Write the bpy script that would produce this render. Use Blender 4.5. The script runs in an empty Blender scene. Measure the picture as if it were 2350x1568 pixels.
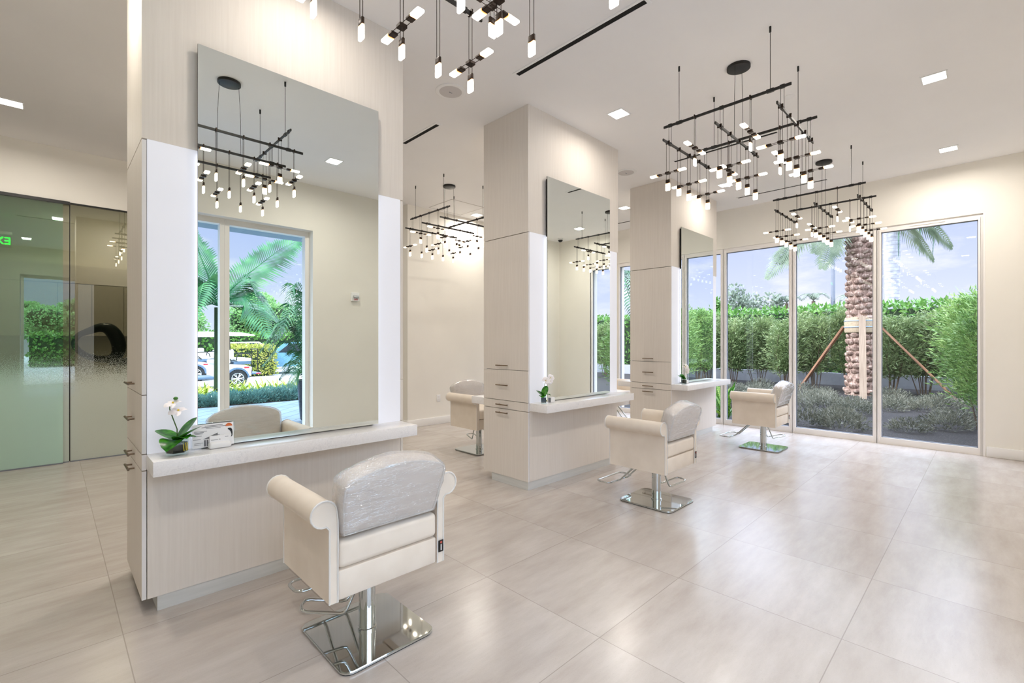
import bpy, bmesh, math, random
from mathutils import Vector, Matrix
R = random.Random(7)
scene = bpy.context.scene
COL = scene.collection
PI = math.pi

# ------------------------------------------------------------------ mesh helpers
class MB:
    def __init__(s): s.v = []; s.f = []
    def add(s, vs, fs):
        b = len(s.v); s.v.extend([tuple(p) for p in vs]); s.f.extend([tuple(i+b for i in f) for f in fs]); return s
    def box(s, x0, y0, z0, x1, y1, z1):
        return s.add([(x0,y0,z0),(x1,y0,z0),(x1,y1,z0),(x0,y1,z0),(x0,y0,z1),(x1,y0,z1),(x1,y1,z1),(x0,y1,z1)],
              [(0,3,2,1),(4,5,6,7),(0,1,5,4),(1,2,6,5),(2,3,7,6),(3,0,4,7)])
    def rbox(s, x0, y0, z0, x1, y1, z1, r=.01, seg=3):
        bm = bmesh.new(); bmesh.ops.create_cube(bm, size=1)
        for v in bm.verts:
            v.co = Vector(((x0+x1)/2+v.co.x*(x1-x0), (y0+y1)/2+v.co.y*(y1-y0), (z0+z1)/2+v.co.z*(z1-z0)))
        bmesh.ops.bevel(bm, geom=bm.edges[:], offset=r, segments=seg, affect='EDGES', profile=.5)
        return s.frombm(bm)
    def frombm(s, bm):
        bm.verts.index_update()
        s.add([v.co[:] for v in bm.verts], [[v.index for v in f.verts] for f in bm.faces]); bm.free(); return s
    def cyl(s, p0, p1, r, n=16, r2=None, caps=True):
        p0 = Vector(p0); p1 = Vector(p1); d = (p1-p0).normalized()
        a = d.orthogonal().normalized(); b = d.cross(a); r2 = r if r2 is None else r2
        vs = []; fs = []
        for p, rr in ((p0, r), (p1, r2)):
            for i in range(n):
                t = 2*PI*i/n; vs.append(p+(a*math.cos(t)+b*math.sin(t))*rr)
        for i in range(n): j = (i+1) % n; fs.append((i, j, n+j, n+i))
        if caps: fs.append(tuple(range(n-1, -1, -1))); fs.append(tuple(range(n, 2*n)))
        return s.add(vs, fs)
    def tube(s, pts, r, n=8, closed=False, caps=True):
        P = [Vector(p) for p in pts]; m = len(P); vs = []; fs = []
        rr = r if isinstance(r, (list, tuple)) else [r]*m
        prev = None
        for i in range(m):
            if closed: d = P[(i+1) % m]-P[i-1]
            else: d = P[min(i+1, m-1)]-P[max(i-1, 0)]
            d.normalize()
            if prev is None: a = d.orthogonal().normalized()
            else:
                a = prev-d*prev.dot(d)
                a = a.normalized() if a.length > 1e-6 else d.orthogonal().normalized()
            prev = a; b = d.cross(a)
            for k in range(n):
                t = 2*PI*k/n; vs.append(P[i]+(a*math.cos(t)+b*math.sin(t))*rr[i])
        for i in range(m if closed else m-1):
            j = (i+1) % m
            for k in range(n): l = (k+1) % n; fs.append((i*n+k, i*n+l, j*n+l, j*n+k))
        if not closed and caps: fs.append(tuple(range(n-1, -1, -1))); fs.append(tuple(range((m-1)*n, m*n)))
        return s.add(vs, fs)
    def lathe(s, prof, n=24, c=(0,0,0)):
        vs = []; fs = []; m = len(prof)
        for r, z in prof:
            for k in range(n):
                t = 2*PI*k/n; vs.append((c[0]+r*math.cos(t), c[1]+r*math.sin(t), c[2]+z))
        for i in range(m-1):
            for k in range(n): l = (k+1) % n; fs.append((i*n+k, i*n+l, (i+1)*n+l, (i+1)*n+k))
        if prof[0][0] > 1e-5: fs.append(tuple(range(n-1, -1, -1)))
        if prof[-1][0] > 1e-5: fs.append(tuple(range((m-1)*n, m*n)))
        return s.add(vs, fs)
    def prism(s, poly, axis, a0, a1):
        # poly in the two other axes (xz for axis y, yz for x, xy for z)
        def mk(p, a):
            return (p[0], a, p[1]) if axis == 'y' else ((a, p[0], p[1]) if axis == 'x' else (p[0], p[1], a))
        n = len(poly); vs = [mk(p, a0) for p in poly]+[mk(p, a1) for p in poly]
        fs = [tuple(range(n)), tuple(range(2*n-1, n-1, -1))]
        for i in range(n): j = (i+1) % n; fs.append((i, n+i, n+j, j))
        return s.add(vs, fs)
    def ball(s, c, r, n=12, m=8, sc=(1,1,1)):
        vs = [(c[0], c[1], c[2]+r*sc[2])]; fs = []
        for i in range(1, m):
            t = PI*i/m
            for k in range(n):
                p = 2*PI*k/n; vs.append((c[0]+r*sc[0]*math.sin(t)*math.cos(p), c[1]+r*sc[1]*math.sin(t)*math.sin(p), c[2]+r*sc[2]*math.cos(t)))
        vs.append((c[0], c[1], c[2]-r*sc[2])); e = len(vs)-1
        for k in range(n):
            l = (k+1) % n; fs.append((0, 1+k, 1+l)); fs.append((e, e-n+l, e-n+k))
            for i in range(m-2): fs.append((1+i*n+k, 1+(i+1)*n+k, 1+(i+1)*n+l, 1+i*n+l))
        return s.add(vs, fs)
    def xform(s, M):
        s.v = [tuple(M @ Vector(p)) for p in s.v]; return s
    def mesh(s, name, m, smooth=40):
        me = bpy.data.meshes.new(name); me.from_pydata(s.v, [], s.f)
        if m: me.materials.append(m)
        bm = bmesh.new(); bm.from_mesh(me); bmesh.ops.recalc_face_normals(bm, faces=bm.faces[:]); bm.to_mesh(me); bm.free()
        if smooth:
            me.polygons.foreach_set('use_smooth', [True]*len(me.polygons))
            me.set_sharp_from_angle(angle=math.radians(smooth))
        me.update(); return me
    def raw(s, name, m):
        me = bpy.data.meshes.new(name); me.from_pydata(s.v, [], s.f); me.materials.append(m); me.update(); return me
    def build(s, name, m, parent=None, smooth=40, label=None):
        o = bpy.data.objects.new(name, s.mesh(name, m, smooth)); COL.objects.link(o)
        if parent: o.parent = parent
        if label: o['label'] = label
        return o
    def leaves(s, name, m, parent=None):
        o = bpy.data.objects.new(name, s.raw(name, m)); COL.objects.link(o)
        if parent: o.parent = parent
        return o

def thing(name, label, cat, loc=(0,0,0), rz=0, group=None):
    o = bpy.data.objects.new(name, None); o.empty_display_size = .1; COL.objects.link(o)
    o.location = loc; o.rotation_euler = (0, 0, rz)
    return tag(o, label, cat, group)
def tag(o, label, cat, group=None):
    o['label'] = label; o['category'] = cat
    if group: o['group'] = group
    return o
def struct(o): o['kind'] = 'structure'; return o
def dup(root, loc, rz, label, group=None):
    r = root.copy(); COL.objects.link(r); r.location = loc; r.rotation_euler = (0, 0, rz); r['label'] = label
    if group: r['group'] = group
    def rec(src, dst):
        for ch in [c for c in src.children]:
            c = ch.copy(); COL.objects.link(c); c.parent = dst; rec(ch, c)
    rec(root, r); return r

# ------------------------------------------------------------------ materials
def lin(c):
    def f(u):
        u /= 255.; return u/12.92 if u <= .04045 else ((u+.055)/1.055)**2.4
    return (f(c[0]), f(c[1]), f(c[2]), 1)
class NT:
    def __init__(s, name):
        s.m = bpy.data.materials.new(name); s.m.use_nodes = True; s.t = s.m.node_tree; s.n = s.t.nodes
        s.p = s.n['Principled BSDF']; s.out = s.n['Material Output']
    def new(s, kind, **kw):
        nd = s.n.new(kind)
        for k, v in kw.items():
            if k.startswith('_'): setattr(nd, k[1:], v)
        return nd
    def link(s, a, b): s.t.links.new(a, b)
    def val(s, nd, key, v):
        if hasattr(v, 'is_linked') or isinstance(v, bpy.types.NodeSocket): s.link(v, nd.inputs[key])
        else: nd.inputs[key].default_value = v
    def math(s, op, a, b=0., c=None):
        nd = s.n.new('ShaderNodeMath'); nd.operation = op; s.val(nd, 0, a); s.val(nd, 1, b)
        if c is not None: s.val(nd, 2, c)
        return nd.outputs[0]
    def mix(s, fac, a, b):
        nd = s.n.new('ShaderNodeMix'); nd.data_type = 'RGBA'; s.val(nd, 0, fac); s.val(nd, 6, a); s.val(nd, 7, b); return nd.outputs[2]
    def noise(s, vec, scale, detail=3, rough=.5):
        nd = s.n.new('ShaderNodeTexNoise'); s.val(nd, 'Vector', vec); nd.inputs['Scale'].default_value = scale
        nd.inputs['Detail'].default_value = detail; nd.inputs['Roughness'].default_value = rough; return nd.outputs[0]
    def pos(s): return s.n.new('ShaderNodeNewGeometry').outputs['Position']
    def obj(s): return s.n.new('ShaderNodeTexCoord').outputs['Object']
    def sep(s, v):
        nd = s.n.new('ShaderNodeSeparateXYZ'); s.link(v, nd.inputs[0]); return nd.outputs
    def scale(s, v, sc):
        nd = s.n.new('ShaderNodeMapping'); s.link(v, nd.inputs['Vector']); nd.inputs['Scale'].default_value = sc; return nd.outputs[0]
    def ramp(s, fac, stops):
        nd = s.n.new('ShaderNodeValToRGB'); s.link(fac, nd.inputs[0]); e = nd.color_ramp.elements
        e[0].position, e[0].color = stops[0]; e[1].position, e[1].color = stops[-1]
        for p, c in stops[1:-1]: q = e.new(p); q.color = c
        return nd.outputs[0]
    def bump(s, h, strength=.2, dist=.002):
        nd = s.n.new('ShaderNodeBump'); s.link(h, nd.inputs['Height']); nd.inputs['Strength'].default_value = strength
        nd.inputs['Distance'].default_value = dist; s.link(nd.outputs[0], s.p.inputs['Normal']); return nd.outputs[0]
    def schlick(s, f0=.04, k=1., nrm=None):
        lw = s.n.new('ShaderNodeLayerWeight'); lw.inputs['Blend'].default_value = .5
        if nrm is not None: s.link(nrm, lw.inputs['Normal'])
        p5 = s.math('POWER', lw.outputs['Facing'], 5.)
        return s.math('MULTIPLY', s.math('ADD', s.math('MULTIPLY', p5, 1-f0), f0), k)
    def base(s, col=None, rough=.5, metal=0., spec=None):
        if col is not None: s.val(s.p, 'Base Color', col)
        s.val(s.p, 'Roughness', rough); s.val(s.p, 'Metallic', metal)
        if spec is not None: s.val(s.p, 'Specular IOR Level', spec)
        return s
def flat(name, rgb, rough=.5, metal=0., spec=None, var=0.04, vs=6.):
    t = NT(name); c = lin(rgb)
    if var:
        n = t.noise(t.obj(), vs, 3)
        d = tuple(x*(1-var) for x in c[:3])+(1,); u = tuple(min(1, x*(1+var)) for x in c[:3])+(1,)
        t.base(t.ramp(n, [(.3, d), (.7, u)]), rough, metal, spec)
    else: t.base(c, rough, metal, spec)
    return t.m
def emit(name, rgb, strength):
    t = NT(name); t.base((0,0,0,1), .4)
    t.p.inputs['Emission Color'].default_value = lin(rgb); t.p.inputs['Emission Strength'].default_value = strength
    return t.m
M = {}
M['ceiling'] = flat('ceiling_paint', (240,239,239), .9, var=.01, vs=2)
M['wall'] = flat('wall_paint', (236,233,225), .85, var=.015, vs=2)
M['trim'] = flat('trim_paint', (236,235,233), .45, var=.01)
M['frame'] = flat('window_frame_paint', (240,237,234), .4, var=.01)
M['black'] = flat('black_satin', (14,13,12), .45, var=.1)
M['bronze'] = flat('dark_bronze', (44,32,24), .4, .6, var=.1)
M['handle'] = flat('brushed_bronze', (125,108,90), .35, .9, var=.05)
M['chrome'] = flat('polished_chrome', (205,210,210), .04, 1., var=.01)
M['rubber'] = flat('black_rubber', (12,12,12), .7, var=.1)
M['white_plastic'] = flat('white_plastic', (235,235,235), .35, var=.01)
M['gap'] = flat('shadow_gap', (10,9,8), .9, var=0)
M['edge'] = flat('door_edge', (226,224,224), .5, var=.01)
# wood laminate
t = NT('pale_wood_laminate'); p = t.pos()
n1 = t.noise(t.scale(p, (70,70,2.2)), 1., 4, .6); n2 = t.noise(t.scale(p, (9,9,.5)), 1., 2)
c = t.ramp(n1, [(.25, lin((214,207,199))), (.75, lin((225,219,212)))])
c = t.mix(t.math('MULTIPLY', n2, .5), c, lin((222,215,206))); t.base(c, .6, 0, .3); M['wood'] = t.m
t = NT('toe_kick_laminate'); n1 = t.noise(t.scale(t.pos(), (3,3,40)), 1., 3)
t.base(t.ramp(n1, [(.3, lin((196,198,196))), (.7, lin((208,209,207)))]), .4); M['toe'] = t.m
# quartz
t = NT('white_quartz'); p = t.pos(); w = t.noise(p, 2.2, 5, .6)
n = t.noise(t.scale(p, (1,1,1)), 2.6, 7, .72); v = t.math('ABSOLUTE', t.math('SUBTRACT', n, .5)); v = t.math('LESS_THAN', v, .008)
s_ = t.noise(p, 160, 2); c = t.ramp(s_, [(.35, lin((234,233,234))), (.65, lin((240,239,240)))])
c = t.mix(t.math('MULTIPLY', v, t.math('MULTIPLY', w, .24)), c, lin((165,168,178))); t.base(c, .22); M['quartz'] = t.m
# floor
t = NT('limestone_tile'); p = t.pos(); x, y, z = t.sep(p)
fx_ = t.math('DIVIDE', t.math('SUBTRACT', x, .25-8.05), .805); fy_ = t.math('DIVIDE', t.math('SUBTRACT', y, .495-8.06), .806)
dx = t.math('ABSOLUTE', t.math('SUBTRACT', t.math('FRACT', fx_), .5)); dy = t.math('ABSOLUTE', t.math('SUBTRACT', t.math('FRACT', fy_), .5))
g = t.math('GREATER_THAN', t.math('MAXIMUM', dx, dy), .5-.0026)
cell = t.new('ShaderNodeCombineXYZ'); t.link(t.math('FLOOR', fx_), cell.inputs[0]); t.link(t.math('FLOOR', fy_), cell.inputs[1])
wn = t.new('ShaderNodeTexWhiteNoise'); t.link(cell.outputs[0], wn.inputs['Vector'])
pv = t.new('ShaderNodeVectorMath'); pv.operation = 'ADD'; sc = t.new('ShaderNodeVectorMath'); sc.operation = 'SCALE'; sc.inputs['Scale'].default_value = 7.
t.link(wn.outputs['Color'], sc.inputs[0]); t.link(p, pv.inputs[0]); t.link(sc.outputs[0], pv.inputs[1])
st = t.noise(t.scale(pv.outputs[0], (2.2,9,1)), 1., 5, .65); bl = t.noise(pv.outputs[0], 1.3, 3); sp = t.noise(p, 190, 2, .6)
mixv = t.math('ADD', t.math('MULTIPLY', st, .55), t.math('ADD', t.math('MULTIPLY', bl, .35), t.math('MULTIPLY', sp, .10)))
c = t.ramp(mixv, [(.34, lin((173,163,155))), (.5, lin((186,178,171))), (.66, lin((198,191,185)))])
dk = t.math('GREATER_THAN', t.noise(p, 95, 1), .70); c = t.mix(t.math('MULTIPLY', dk, .25), c, lin((165,156,148)))
c = t.mix(t.math('MULTIPLY', t.math('SUBTRACT', wn.outputs['Value'], .5), .5), c, lin((186,178,171)))
c = t.mix(t.math('MULTIPLY', g, .75), c, lin((150,142,134)))
t.base(c, t.math('ADD', .215, t.math('MULTIPLY', st, .04)), 0, .55)
h = t.math('SUBTRACT', t.math('MULTIPLY', t.noise(t.scale(pv.outputs[0], (22,50,1)), 1., 4, .6), 1.), t.math('MULTIPLY', g, .8)); t.bump(h, .12, .0016); M['floor'] = t.m
# upholstery
t = NT('cream_vinyl'); o = t.obj(); n = t.noise(o, 420, 3, .7); n2 = t.noise(o, 8, 2)
t.base(t.ramp(n2, [(.3, lin((226,215,201))), (.7, lin((234,224,211)))]), .5, 0, .4); t.bump(n, .35, .0008); M['vinyl'] = t.m
M['piping'] = flat('pale_piping', (222,220,216), .45, var=.02)
# clear film
t = NT('clear_plastic_film'); o = t.obj()
n = t.noise(t.scale(o, (6,20,30)), 1., 4, .6); n3 = t.noise(o, 55, 3, .6)
def ridge(q, e): return t.math('POWER', t.math('SUBTRACT', 1., t.math('MINIMUM', 1., t.math('ABSOLUTE', t.math('SUBTRACT', t.math('MULTIPLY', q, 4.), 2.)))), e)
hh = t.math('ADD', t.math('ADD', t.math('MULTIPLY', n, .8), t.math('MULTIPLY', ridge(n, 4.), .25)), t.math('MULTIPLY', n3, .16)); bmp = t.bump(hh, 1., .022)
tr = t.new('ShaderNodeBsdfTransparent'); gl = t.new('ShaderNodeBsdfGlossy'); gl.inputs['Roughness'].default_value = .06
t.link(bmp, gl.inputs['Normal']); df = t.new('ShaderNodeBsdfDiffuse'); df.inputs['Color'].default_value = (.93,.94,1,1)
m1 = t.new('ShaderNodeMixShader'); m1.inputs[0].default_value = .28; t.link(tr.outputs[0], m1.inputs[1]); t.link(df.outputs[0], m1.inputs[2])
m2 = t.new('ShaderNodeMixShader'); t.link(t.schlick(.27, 1.0), m2.inputs[0]); t.link(m1.outputs[0], m2.inputs[1]); t.link(gl.outputs[0], m2.inputs[2])
t.link(m2.outputs[0], t.out.inputs['Surface']); M['film'] = t.m
def glass(name, tint, ior=1.5, boost=1.):
    t = NT(name); tr = t.new('ShaderNodeBsdfTransparent'); tr.inputs['Color'].default_value = tint
    gl = t.new('ShaderNodeBsdfGlossy'); gl.inputs['Roughness'].default_value = .0; gl.inputs['Color'].default_value = (.95,1,.98,1)
    f0 = ((ior-1)/(ior+1))**2
    m = t.new('ShaderNodeMixShader'); t.link(t.schlick(f0, boost), m.inputs[0]); t.link(tr.outputs[0], m.inputs[1]); t.link(gl.outputs[0], m.inputs[2])
    t.link(m.outputs[0], t.out.inputs['Surface']); return t, m
M['pane'] = glass('window_glass', (.985,.995,.995,1), 1.45, .5)[0].m
M['pane_front'] = glass('front_window_glass', (.95,.99,.985,1), 1.45, .5)[0].m
M['clear'] = glass('clear_glass', (.90,.95,.93,1), 1.5)[0].m
def frosted(name, tint, film):
    t, m = glass(name, tint, 1.8, 1.5); p = t.pos(); x, y, z = t.sep(p)
    amt = t.new('ShaderNodeMapRange'); t.link(z, amt.inputs['Value']); amt.inputs['From Min'].default_value = 1.40; amt.inputs['From Max'].default_value = .80
    dots = t.noise(p, 190, 1, .5); dots = t.math('MULTIPLY', t.math('SUBTRACT', dots, .28), 2.27)
    msk = t.math('LESS_THAN', dots, t.math('ADD', t.math('MULTIPLY', amt.outputs[0], 1.4), -.3))
    df = t.new('ShaderNodeBsdfDiffuse'); df.inputs['Color'].default_value = film
    tl = t.new('ShaderNodeBsdfTranslucent'); tl.inputs['Color'].default_value = film
    gl = t.new('ShaderNodeBsdfGlossy'); gl.inputs['Roughness'].default_value = .12
    a = t.new('ShaderNodeMixShader'); a.inputs[0].default_value = .35; t.link(df.outputs[0], a.inputs[1]); t.link(tl.outputs[0], a.inputs[2])
    b = t.new('ShaderNodeMixShader'); b.inputs[0].default_value = .07; t.link(a.outputs[0], b.inputs[1]); t.link(gl.outputs[0], b.inputs[2])
    c = t.new('ShaderNodeMixShader'); t.link(t.math('MULTIPLY', msk, .88), c.inputs[0]); t.link(m.outputs[0], c.inputs[1]); t.link(b.outputs[0], c.inputs[2])
    t.link(c.outputs[0], t.out.inputs['Surface']); return t.m
M['frost'] = frosted('frosted_green_glass', (.56,.55,.46,1), (.75,.81,.74,1))
M['frost2'] = frosted('frosted_sliding_glass', (.76,.90,.82,1), (.64,.87,.77,1))
t = NT('silver_mirror'); gl = t.new('ShaderNodeBsdfGlossy'); gl.inputs['Roughness'].default_value = 0; gl.inputs['Color'].default_value = (.86,.905,.875,1)
t.link(gl.outputs[0], t.out.inputs['Surface']); M['mirror'] = t.m
def bulbmat(name, d0):
    t = NT(name); t.base((.02,.02,.02,1), .4); ln = t.new('ShaderNodeVectorMath'); ln.operation = 'LENGTH'; t.link(t.obj(), ln.inputs[0])
    mr = t.new('ShaderNodeMapRange'); t.link(ln.outputs['Value'], mr.inputs['Value']); mr.inputs['From Min'].default_value = d0; mr.inputs['From Max'].default_value = d0+.018
    t.link(t.ramp(mr.outputs[0], [(0., lin((255,150,60))), (.55, lin((255,224,180))), (1., lin((255,243,226)))]), t.p.inputs['Emission Color'])
    t.link(t.math('ADD', 1.4, t.math('MULTIPLY', mr.outputs[0], 6.4)), t.p.inputs['Emission Strength']); return t.m
M['bulb'] = bulbmat('frosted_lamp_glow', .031); M['bulb_h'] = bulbmat('frosted_cross_lamp_glow', .090)
M['panel_light'] = emit('backlit_panel', (236,240,255), .30)
t_ = M['panel_light'].node_tree.nodes['Principled BSDF']; t_.inputs['Base Color'].default_value = (.6,.6,.62,1)
M['led'] = emit('led_strip_glow', (240,244,255), 4.)
M['lens'] = emit('downlight_glow', (255,250,244), 9.)
M['exit'] = emit('exit_letter_glow', (20,255,60), 7.)
# outdoors
def leafmat(name, a, b, c_, rough=.5, trans=.25, sc=3., small=90.):
    t = NT(name); o = t.pos(); n = t.noise(o, sc, 3); n2 = t.noise(o, small, 1)
    v = t.math('ADD', t.math('MULTIPLY', n, .45), t.math('MULTIPLY', n2, .55))
    c = t.ramp(v, [(.34, lin(a)), (.5, lin(b)), (.66, lin(c_))]); t.base(c, rough, 0, .35)
    tl = t.new('ShaderNodeBsdfTranslucent'); t.link(c, tl.inputs['Color'])
    m = t.new('ShaderNodeMixShader'); m.inputs[0].default_value = trans; t.link(t.p.outputs[0], m.inputs[1]); t.link(tl.outputs[0], m.inputs[2])
    t.link(m.outputs[0], t.out.inputs['Surface']); return t.m
M['hedge'] = leafmat('hedge_leaf', (48,92,36), (88,138,60), (146,184,96), .4)
M['podo'] = leafmat('narrow_leaf', (58,84,48), (118,140,88), (182,194,140), .45)
M['podo2'] = leafmat('narrow_leaf_bright', (62,98,48), (108,146,74), (172,194,120), .45)
M['dwarf'] = leafmat('silvery_leaf', (58,62,53), (100,103,88), (160,158,140), .6)
M['palm'] = leafmat('palm_leaf', (18,60,36), (36,98,58), (84,138,84), .35, .15, 1.2, 3.)
M['date'] = leafmat('date_palm_leaf', (72,92,70), (106,122,98), (146,158,130), .5)
M['tree'] = leafmat('tree_leaf', (84,136,70), (132,178,108), (184,208,150), .5)
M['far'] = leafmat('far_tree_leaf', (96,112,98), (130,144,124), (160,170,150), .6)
M['brom'] = leafmat('bromeliad_leaf', (116,146,44), (168,186,62), (212,212,116), .4)
M['bluebush'] = leafmat('bluish_shrub_leaf', (44,86,88), (78,122,120), (130,166,156), .5)
M['croton'] = leafmat('croton_leaf', (110,130,50), (160,166,70), (200,180,110), .5)
M['ginger'] = leafmat('ginger_leaf', (30,80,30), (70,130,45), (190,210,80), .4)
M['orchid_leaf'] = leafmat('orchid_leaf', (22,82,14), (46,122,26), (84,160,48), .28, .15, 14., 40.)
M['stemgreen'] = flat('green_stem', (70,104,40), .5)
M['bud'] = flat('green_bud', (60,120,40), .4)
M['petal'] = flat('white_petal', (246,242,244), .5, var=.02)
M['yellow'] = flat('yellow_lip', (226,200,60), .5)
M['potfill'] = flat('black_moss', (10,11,10), .8, var=.3, vs=60)
M['bark'] = flat('shrub_stem', (98,82,66), .8, var=.15, vs=20)
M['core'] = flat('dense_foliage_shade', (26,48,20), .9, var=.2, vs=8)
t = NT('dark_mulch'); p = t.pos(); n = t.noise(p, 55, 3, .7); n2 = t.noise(p, 3, 2)
t.base(t.ramp(n, [(.40, lin((14,12,12))), (.55, lin((32,28,28))), (.72, lin((86,78,73)))]), .9); t.bump(n, .8, .02); M['mulch'] = t.m
t = NT('palm_boots'); o = t.obj(); n = t.noise(o, 9, 4, .65); n2 = t.noise(t.scale(o, (30,30,5)), 1., 3)
t.base(t.ramp(t.math('ADD', t.math('MULTIPLY', n, .6), t.math('MULTIPLY', n2, .4)), [(.34, lin((84,62,52))), (.5, lin((142,116,102))), (.64, lin((196,176,160)))]), .9); t.bump(n2, .5, .02); M['boots'] = t.m
t = NT('royal_palm_bark'); o = t.obj(); x, y, z = t.sep(o); w = t.math('FRACT', t.math('MULTIPLY', z, 7.)); n = t.noise(o, 6, 3)
c = t.ramp(n, [(.3, lin((150,150,158))), (.7, lin((196,196,204)))]); c = t.mix(t.math('MULTIPLY', t.math('LESS_THAN', w, .14), .5), c, lin((120,118,122))); t.base(c, .8); M['royal'] = t.m
t = NT('raw_lumber'); n = t.noise(t.scale(t.obj(), (40,40,2)), 1., 3); t.base(t.ramp(n, [(.3, lin((124,106,88))), (.7, lin((152,134,114)))]), .8); M['lumber'] = t.m
t = NT('weathered_lumber'); n = t.noise(t.scale(t.obj(), (40,40,2)), 1., 3); t.base(t.ramp(n, [(.3, lin((120,82,58))), (.7, lin((168,126,96)))]), .85); M['lumber2'] = t.m
M['burlap'] = flat('burlap_wrap', (168,150,124), .95, var=.2, vs=40)
M['strap'] = flat('blue_grey_strap', (150,170,190), .5)
M['concrete'] = flat('pale_concrete', (160,162,166), .8, var=.06)
M['polegrey'] = flat('grey_pole', (120,126,136), .5)
def paver(name, a, b, sx, sy, rot=0.):
    t = NT(name); p = t.pos(); mp = t.new('ShaderNodeMapping'); t.link(p, mp.inputs['Vector']); mp.inputs['Rotation'].default_value = (0,0,rot)
    br = t.new('ShaderNodeTexBrick'); t.link(mp.outputs[0], br.inputs['Vector']); br.inputs['Scale'].default_value = 1.
    br.inputs['Brick Width'].default_value = sx; br.inputs['Row Height'].default_value = sy; br.inputs['Mortar Size'].default_value = .012
    br.inputs['Color1'].default_value = lin(a); br.inputs['Color2'].default_value = lin(b); br.inputs['Mortar'].default_value = lin([x*.6 for x in a])
    t.base(br.outputs[0], .7); return t.m
M['walk'] = paver('walkway_paver_shade', (88,104,120), (104,120,136), .6, .3, .78)  # bluish shade beside the building is put into the paver colours
M['drive'] = paver('driveway_paver', (206,204,204), (226,224,222), .3, .15, .78)
M['stucco'] = flat('grey_blue_stucco', (150,170,184), .9, var=.05)
M['road'] = flat('grey_road', (170,170,172), .9, var=.05)
# cart and cars
M['cart_white'] = flat('cart_white', (238,238,240), .3, var=.01)
t = NT('cart_body_paint'); o = t.obj(); ch = t.new('ShaderNodeTexVoronoi'); ch.inputs['Scale'].default_value = 5.; t.link(o, ch.inputs['Vector'])
f = t.math('LESS_THAN', ch.outputs['Distance'], .16); t.base(t.mix(f, lin((216,218,232)), lin((214,150,176))), .3); M['cart_body'] = t.m
M['cart_blue'] = flat('cart_slate_trim', (74,96,120), .45)
M['cart_seat'] = flat('cart_seat_vinyl', (240,238,232), .5, var=.02)
M['red'] = flat('red_reflector', (200,40,50), .4)
M['silver'] = flat('silver_wheel', (200,204,208), .25, .8)
M['car_white'] = flat('car_white_paint', (236,238,242), .2)
M['car_blue'] = flat('car_blue_paint', (96,140,168), .2)
M['dark_glass'] = flat('dark_car_glass', (24,34,44), .08)
M['tyre'] = flat('black_tyre', (24,26,30), .8, var=.2, vs=30)
M['glazed'] = flat('black_glazed_pot', (12,18,30), .15)
M['steamer'] = flat('dark_teal_shell', (22,44,44), .35)
M['tagred'] = flat('tag_red', (190,84,70), .5)
M['print'] = flat('grey_print', (120,120,124), .6)
M['paper'] = flat('white_paper', (240,240,242), .6, var=.01)
M['orange'] = flat('orange_print', (214,112,60), .6)
M['acrylic'] = glass('clear_acrylic', (.95,.96,.97,1), 1.49)[0].m
M['grille'] = flat('speaker_grille', (205,201,200), .7, var=.03, vs=300)
# ------------------------------------------------------------------ camera, world, lights
H = 1.4
ANG = math.atan2(1100, 1080)
cam = bpy.data.cameras.new('camera'); co = bpy.data.objects.new('camera', cam); COL.objects.link(co)
co.location = (0, 0, H); co.rotation_euler = (PI/2, 0, ANG-PI/2); cam.sensor_width = 36.; cam.lens = 36*1080/2350.; cam.shift_y = 2/2350.
cam.clip_start = .05; cam.clip_end = 300; scene.camera = co
w = bpy.data.worlds.new('sky'); scene.world = w; w.use_nodes = True; nt = w.node_tree; nt.nodes.clear()
def wn_(k): return nt.nodes.new(k)
tc = wn_('ShaderNodeTexCoord'); sp = wn_('ShaderNodeSeparateXYZ'); nt.links.new(tc.outputs['Generated'], sp.inputs[0])
def rampn(fac, stops):
    nd = wn_('ShaderNodeValToRGB'); nt.links.new(fac, nd.inputs[0]); e = nd.color_ramp.elements
    e[0].position, e[0].color = stops[0]; e[1].position, e[1].color = stops[-1]
    for p_, c_ in stops[1:-1]: q = e.new(p_); q.color = c_
    return nd.outputs[0]
sky = rampn(sp.outputs[2], [(0., (.62,.63,.74,1)), (.10, (.48,.52,.73,1)), (.235, (.36,.42,.70,1)), (.34, (2.3,2.55,3.25,1)), (.60, (3.9,4.3,5.4,1))])  # upper sky, out of view, is brightened to send more daylight indoors
mp = wn_('ShaderNodeMapping'); nt.links.new(tc.outputs['Generated'], mp.inputs['Vector']); mp.inputs['Scale'].default_value = (3.2,3.2,10.); mp.inputs['Location'].default_value = (.3,.9,.15)
nz = wn_('ShaderNodeTexNoise'); nt.links.new(mp.outputs[0], nz.inputs['Vector']); nz.inputs['Scale'].default_value = 2.2; nz.inputs['Detail'].default_value = 7; nz.inputs['Roughness'].default_value = .58
cl = rampn(nz.outputs[0], [(.49, (0,0,0,1)), (.70, (.9,.9,.9,1))])
mx = wn_('ShaderNodeMix'); mx.data_type = 'RGBA'; cm = wn_('ShaderNodeMath'); cm.operation = 'MULTIPLY'; lo = wn_('ShaderNodeMapRange'); nt.links.new(sp.outputs[2], lo.inputs['Value']); lo.inputs['From Min'].default_value = .30; lo.inputs['From Max'].default_value = .22; nt.links.new(cl, cm.inputs[0]); nt.links.new(lo.outputs[0], cm.inputs[1]); nt.links.new(cm.outputs[0], mx.inputs[0]); nt.links.new(sky, mx.inputs[6]); mx.inputs[7].default_value = (.66,.66,.72,1)
bg = wn_('ShaderNodeBackground'); nt.links.new(mx.outputs[2], bg.inputs[0]); bg.inputs[1].default_value = 1.42
wo = wn_('ShaderNodeOutputWorld'); nt.links.new(bg.outputs[0], wo.inputs[0])
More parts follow.
